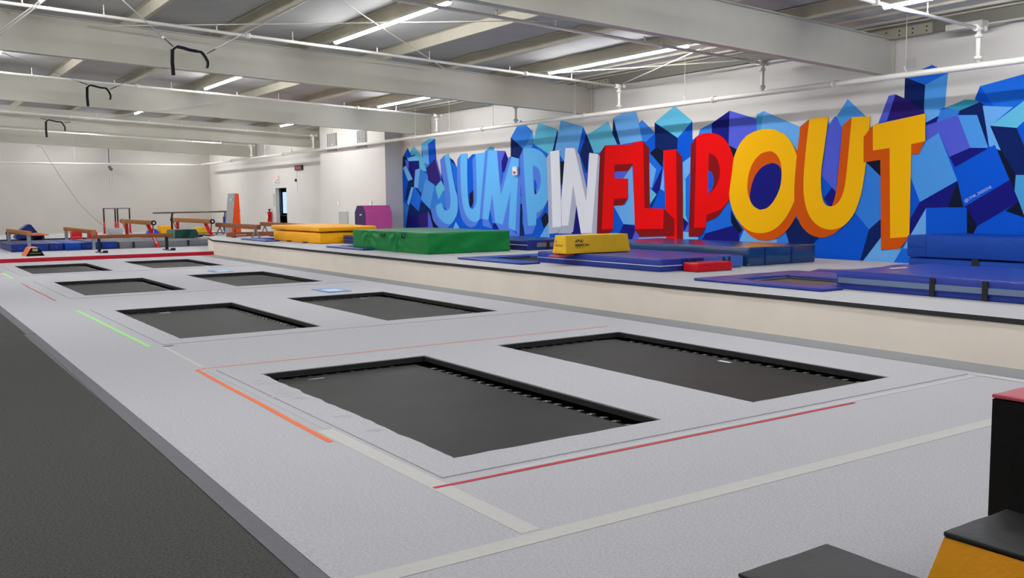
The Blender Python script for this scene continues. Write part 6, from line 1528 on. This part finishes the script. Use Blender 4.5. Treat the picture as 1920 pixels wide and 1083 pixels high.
# balance beams
M_brand_w = mat('pale_pink_print', (236, 170, 170), 0.6)
def balance(p0, p1, zt, name_label, legs, lm, suede, caps=False, floor0=None, floor1=None, w=0.06, h=0.15):
    a = Vector((p0[0], p0[1], 0)); b_ = Vector((p1[0], p1[1], 0)); d = (b_-a).normalized(); q = Vector((-d.y, d.x, 0))
    t = thing('balance_beam', name_label, 'balance beam', ((a.x+b_.x)/2, (a.y+b_.y)/2, floor0 if floor0 is not None else zf))
    prof = [(-w, -h*0.8), (-w*0.8, -h), (w*0.8, -h), (w, -h*0.8), (w, -h*0.15), (w*0.85, 0), (-w*0.85, 0), (-w, -h*0.15)]
    mb = MB().prism([a+q*u+Vector((0, 0, zt+v)) for u, v in prof], None, b_-a, suede); bt_ = mb.build('beam_top', t)
    if caps:
        for e, s_ in ((a, -1), (b_, 1)):
            c = e+Vector((0, 0, zt-h/2))
            MB().tube([c, c+d*s_*0.04], 0.10, M_darkmetal, 14); cap_ = MB().tube([c, c+d*s_*0.04], 0.10, M_darkmetal, 14).build('end_cap', t)
            MB().tube([c+d*s_*0.042, c+d*s_*0.05], 0.035, M_white, 12).build('cap_badge', cap_)
        MB().prism([a+d*0.12-q*(w+0.003)*sg+Vector((0, 0, zt-0.04)) for sg in (1,)]+[a+d*0.12-q*(w+0.003)+Vector((0, 0, zt-0.11)), a+d*0.40-q*(w+0.003)+Vector((0, 0, zt-0.075))], None, -q*0.002, M_white).build('side_mark', bt_, label='white triangle mark')
    L = (b_-a).length
    for i, (u, fl) in enumerate(((legs[1], floor0), (L-legs[1], floor1))):
        fl = zf if fl is None else fl
        c = a+d*u
        top = c+Vector((0, 0, zt-h)); sgn = 1 if i == 0 else -1; inn = d*sgn
        if legs[0] == 'V':
                        # broad slanting leg, braced by a thin strut
            foot = c-q*0.16+Vector((0, 0, fl)); tp = top+inn*0.75+q*0.02
            MB().prism([tp-q*0.06-inn*0.06, tp+q*0.06-inn*0.06, tp+q*0.06+inn*0.06, tp-q*0.06+inn*0.06], None, foot+Vector((0, 0, 0.03))-tp, lm); leg_ = MB().prism([tp-q*0.06-inn*0.06, tp+q*0.06-inn*0.06, tp+q*0.06+inn*0.06, tp-q*0.06+inn*0.06], None, foot+Vector((0, 0, 0.03))-tp, lm).build('leg', t)
            MB().tube([top-inn*0.02, (foot+tp)*0.5], 0.025, lm, 6).build('brace', t)
            MB().prism([tp.lerp(foot, 0.55)-inn*0.08-q*0.025, tp.lerp(foot, 0.55)-inn*0.08+q*0.025, tp.lerp(foot, 0.85)-inn*0.08+q*0.025, tp.lerp(foot, 0.85)-inn*0.08-q*0.025], None, -inn*0.002, M_brand_w).build('side_mark', leg_, label='pale printed mark')
            MB().box((foot.x-0.10, foot.y-0.12, fl), (foot.x+0.10, foot.y+0.12, fl+0.03), lm).build('foot', t)
        elif legs[0] == 'A':
            for s_ in (-1, 1):
                MB().tube([top+q*0.0, c+q*s_*0.14+Vector((0, 0, fl+0.02))], 0.03, lm, 6).build('leg', t)
            MB().box((c.x-0.18*abs(q.x)-0.03, c.y-0.18*abs(q.y)-0.03, fl), (c.x+0.18*abs(q.x)+0.03, c.y+0.18*abs(q.y)+0.03, fl+0.02), lm).build('foot', t)
        elif legs[0] == 'T':
            MB().prism([c+d*u_+q*v_+Vector((0, 0, fl+0.02)) for u_, v_ in ((-0.045, -0.05), (0.045, -0.05), (0.045, 0.05), (-0.045, 0.05))], None, (0, 0, zt-h-fl-0.02), lm).build('leg', t)
            MB().prism([c+d*u_+q*v_+Vector((0, 0, fl)) for u_, v_ in ((-0.05, -0.35), (0.05, -0.35), (0.05, 0.35), (-0.05, 0.35))], None, (0, 0, 0.04), M_grey).build('foot', t)
            MB().rbox((c.x+0.06, c.y-0.36, fl), (c.x+0.22, c.y-0.24, fl+0.09), 0.02, M_darkmetal).build('adjuster_knob', t)
        elif legs[0] == 'G':
            mb = MB(); vs = []
            for (hw, hd, z_) in ((0.07, 0.06, fl), (0.06, 0.05, fl+0.1), (0.13, 0.05, zt-h)):
                vs += [c+d*-hw+q*-hd+Vector((0, 0, z_)), c+d*hw+q*-hd+Vector((0, 0, z_)), c+d*hw+q*hd+Vector((0, 0, z_)), c+d*-hw+q*hd+Vector((0, 0, z_))]
            vs = [tuple(v if False else v) for v in vs]
            mb.add(vs, [(0,1,5,4),(1,2,6,5),(2,3,7,6),(3,0,4,7),(4,5,9,8),(5,6,10,9),(6,7,11,10),(7,4,8,11),(3,2,1,0)], lm); mb.build('leg', t)
    return t
M_leggrey = mat('grey_leg_paint', (136, 142, 152), 0.4)
balance((4.56, 37.55), (4.42, 42.6), 0.86, 'Low tan balance beam on grey legs at the far left, over the blue mats', ('G', 0.15), M_leggrey, M_suede, w=0.08)
balance((6.72, 37.6), (6.68, 43.6), 0.86, 'Tan balance beam on grey legs in the middle of the blue mats', ('G', 0.15), M_leggrey, M_suede, w=0.08)
balance((6.2, 35.1), (8.95, 35.25), 0.74, 'Low brown balance beam on two black posts, nearest one before the mats', ('T', 0.22), M_darkmetal, M_suede2, h=0.13)
balance((8.86, 37.6), (8.88, 43.2), 1.16, 'High tan balance beam with red legs and black end cap, left one of the pair', ('V', 0.13), M_redmetal, M_suede, caps=True, w=0.075, h=0.17)
balance((11.1, 37.6), (11.1, 43.6), 1.17, 'High tan balance beam with red legs and black cap, right one behind the green block', ('V', 0.13), M_redmetal, M_suede, caps=True, w=0.075, h=0.17)
balance((11.36, 32.9), (11.55, 38.5), 1.02, 'Brown balance beam on grey legs on the platform, left of the yellow mats', ('A', 0.4), M_leggrey, M_suede2, floor0=g0, floor1=g0, h=0.17, w=0.07)
balance((13.1, 33.0), (13.2, 37.9), 1.02, 'Brown balance beam half hidden behind the yellow mats', ('A', 0.4), M_leggrey, M_suede2, floor0=g0, floor1=g0, h=0.16, w=0.07)
t = thing('floor_beam', 'Low brown floor beam lying on the platform left of the yellow mats', 'floor beam', (12.2, 34.6, g0))
MB().prism([(10.75, 34.55, g0+0.03), (10.75, 34.75, g0+0.03), (10.75, 34.72, g0+0.19), (10.75, 34.58, g0+0.19)], None, (3.2, 0.1, 0), M_suede2).build('beam_top', t)
for x in (10.95, 12.4, 13.7): MB().box((x, 34.56, g0), (x+0.12, 34.8, g0+0.028), M_darkmetal).build('foot', t)
M_brand = mat('pale_print', (206, 176, 150), 0.6)
MB().box((11.05, 34.565, g0+0.08), (11.45, 34.57, g0+0.12), M_brand).build('side_mark', t)
# parallel bars, far
t = thing('parallel_bars', 'Set of long dark wooden bars on posts with blue sleeves, behind the beams', 'parallel bars', (11.8, 42.2, zf))
V_sleeve = vinyl('blue_sleeve', (38, 52, 150), 0.5)
for yy, s_ in ((42.0, 0), (42.4, 1)):
    MB().tube([(9.98, yy, 1.41), (13.66, yy, 1.44)], 0.030, mat('dark_wood_rail', (96, 80, 66), 0.5), 8).build('rail', t)
for x, yy, sl in ((10.64, 42.0, 0), (10.78, 42.4, 0), (12.93, 42.0, 1), (13.12, 42.4, 1)):
    MB().tube([(x, yy, zf), (x, yy, 1.2), (x+0.04, yy, 1.41)], 0.022, M_darkmetal, 6).build('post', t)
    if sl: MB().tube([(x, yy, 0.6), (x, yy, 1.2)], 0.055, V_sleeve, 8).build('sleeve', t)
# two small single bar frames by the far wall
for x0, x1, lab in ((10.0, 10.56, 'Narrow bar frame with red lower legs by the far wall, left one'), (10.68, 11.28, 'Narrow bar frame with red lower legs by the far wall, right one')):
    t = thing('bar_frame', lab, 'bar frame', ((x0+x1)/2, 53, 0.252), 'bar frames by the far wall')
    MB().tube([(x0-0.05, 53, 1.58), (x1+0.05, 53, 1.58)], 0.03, M_grey, 6).build('bar', t)
    for x in (x0, x1):
        MB().tube([(x, 53, 0.9), (x, 53, 1.58)], 0.04, M_darkmetal, 6).build('upper_post', t)
        MB().tube([(x, 53, 0.26), (x, 53, 0.9)], 0.055, M_redmetal, 6).build('lower_post', t)
        MB().box((x-0.06, 52.7, 0.252), (x+0.06, 53.3, 0.28), M_redmetal).build('foot', t)
# assorted shapes
t = thing('folded_incline', 'Tall folded incline mat, grey and orange, standing upright at the far end of the platform', 'mat', (12.35, 39.0, g0))
mb = MB(); f0 = [(12.14, 38.5, g0), (12.54, 38.5, g0), (12.49, 38.5, 2.18), (12.34, 38.5, 2.2)]
mb.add([Vector(p) for p in f0]+[Vector(p)+Vector((0, 0.95, 0)) for p in f0], [(3,7,4,0), (2,6,7,3), (1,5,6,2), (4,7,6,5), (0,4,5,1)], V_lgrey); mb.build('body', t)
MB().quad([(12.14, 38.495, g0+0.02), (12.26, 38.495, g0+0.02), (12.29, 38.495, 1.05), (12.30, 38.495, g0+0.02), (12.54, 38.495, g0+0.02), (12.49, 38.495, 2.17), (12.35, 38.495, 2.19)], V_orangered).build('orange_panel', t)
MB().box((12.24, 38.7, 1.9), (12.262, 38.9, 2.0), M_white).build('label_patch', t)
# wedge and springboard at far left
t = thing('foam_wedge', 'Dark blue triangular wedge behind the far left balance beam', 'wedge', (5.3, 44.4, zf))
MB().prism([(4.80, 44.0, 0.46), (4.88, 44.0, 0.38), (5.80, 44.0, 0.46), (5.43, 44.0, 0.98), (5.33, 44.0, 1.0), (5.06, 44.0, 0.80)], None, (0.0, 0.8, 0), V_navy).build('body', t)
MB().box((5.0, 44.1, zf), (5.8, 44.7, 0.45), V_blackside).build('base_block', t)
t = thing('springboard', 'Small springboard with a coral red top beside the blue wedge', 'springboard', (5.65, 43.4, zf))
MB().prism([(5.3, 43.2, 0.62), (5.62, 43.2, 0.64), (6.0, 43.2, 0.56), (5.95, 43.2, 0.53), (5.3, 43.2, 0.55)], None, (0, 0.7, 0), V_coral).build('deck', t)
MB().box((5.32, 43.3, zf), (5.42, 43.8, 0.54), M_darkmetal).build('support', t); MB().box((5.72, 43.3, zf), (5.82, 43.8, 0.54), M_darkmetal).build('support', t)
MB().tube([(4.55, 44.85, 0.62), (4.95, 44.85, 0.62)], 0.05, M_darkmetal, 6).tube([(4.6, 44.85, zf), (4.6, 44.85, 0.6)], 0.03, M_darkmetal, 6).build('short_bar', label='Short black bar sticking out left of the blue wedge', cat='bar')
# orange trapezoid
t = thing('foam_block', 'Orange trapezoid foam block with a black end, on the pale floor before the blue mats', 'block', (4.3, 34.9, zf))
mb = MB(); prof = [(-0.28, 0), (0.28, 0), (0.12, 0.27), (-0.12, 0.27)]
y0_, y1_ = 34.45, 35.6
vs = [(4.33+u, y0_, zf+v) for u, v in prof]+[(4.33+u, y1_, zf+v) for u, v in prof]
mb.add(vs, [(1,5,6,2), (2,6,7,3), (3,7,4,0), (4,5,1,0)], V_coral); mb.add(vs, [(0,1,2,3), (7,6,5,4)], V_blackside); mb.build('body', t)
MB().quad([(4.25, y0_-0.004, zf+0.16), (4.41, y0_-0.004, zf+0.16), (4.41, y0_-0.004, zf+0.24), (4.25, y0_-0.004, zf+0.24)], mat('khaki_print', (170, 170, 130), 0.6)).quad([(4.16, y0_-0.004, zf+0.085), (4.50, y0_-0.004, zf+0.085), (4.50, y0_-0.004, zf+0.10), (4.16, y0_-0.004, zf+0.10)], mat('khaki_print', (170, 170, 130), 0.6)).build('badge', t)
# small far blocks
def smallbox(x0, x1, y0, y1, z0, z1, m_, lab, name='foam_block', cat='block', kind=None):
    t = thing(name, lab, cat, ((x0+x1)/2, (y0+y1)/2, z0))
    MB().rbox((x0, y0, z0), (x1, y1, z1), 0.03, m_, 0.002, 2, 0.4).build('cover', t); return t
z2 = 0.254
smallbox(9.25, 9.9, 48.1, 48.6, z2, 0.66, V_lgrey, 'Light grey box block behind the left high balance beam')
smallbox(7.25, 7.68, 45.7, 46.2, zf, 0.60, V_red, 'Red block behind the middle tan balance beam')
smallbox(7.95, 8.32, 45.7, 46.2, zf, 0.58, V_red, 'Red block showing past the right end of the middle tan balance beam')
smallbox(6.80, 7.10, 42.4, 42.8, zf, 0.46, V_red, 'Little red block on the floor just behind the blue mats')
t = thing('foam_dome', 'Bright blue rounded foam shape between the two high balance beams', 'block', (11.45, 48.3, z2))
pts = [(11.33+0.29*math.cos(a), 48.2, z2+0.34*math.sin(a)) for a in [math.pi*k/10 for k in range(11)]]
MB().prism(pts, None, (0, 0.4, 0), mat('dome_blue', (34, 78, 206), 0.4)).build('body', t)
MB().box((11.31, 48.19, z2+0.12), (11.36, 48.198, z2+0.26), M_white).build('label_patch', t)
smallbox(11.66, 12.28, 48.1, 48.8, z2, 0.72, V_yellow, 'Yellow box block behind the green trapezoid')
smallbox(13.9, 14.55, 49.8, 50.4, z2, 0.56, V_yellow2, 'Yellow block right of the green trapezoid, near the wall')
MB().rbox((8.1, 46.8, 0.36), (9.8, 46.95, 0.42), 0.01, M_suede2).build('low_beam', label='Thin brown low beam far behind', cat='beam') if False else None
MB().box((12.6, 47.3, 0.30), (15.4, 47.4, 0.36), M_suede2).box((12.9, 47.3, zf), (13.0, 47.4, 0.30), M_darkmetal).box((15.0, 47.3, zf), (15.1, 47.4, 0.30), M_darkmetal).build('low_beam', label='Thin brown low beam behind the platform end, near the doorway wall', cat='balance beam')
# junction box on the wall above the riser
t = thing('junction_box', 'White box with conduit under the eave at the top right corner', 'box', (16.0, 9.6, 4.75))
MB().box((15.92, 9.08, 4.72), (16.12, 9.75, 4.82), M_steel).build('box_body', t)
MB().tube([(16.12, 9.1, 4.77), (16.3, 8.9, 4.80), (16.3, 8.2, 4.80)], 0.02, M_steel, 6).build('conduit', t)
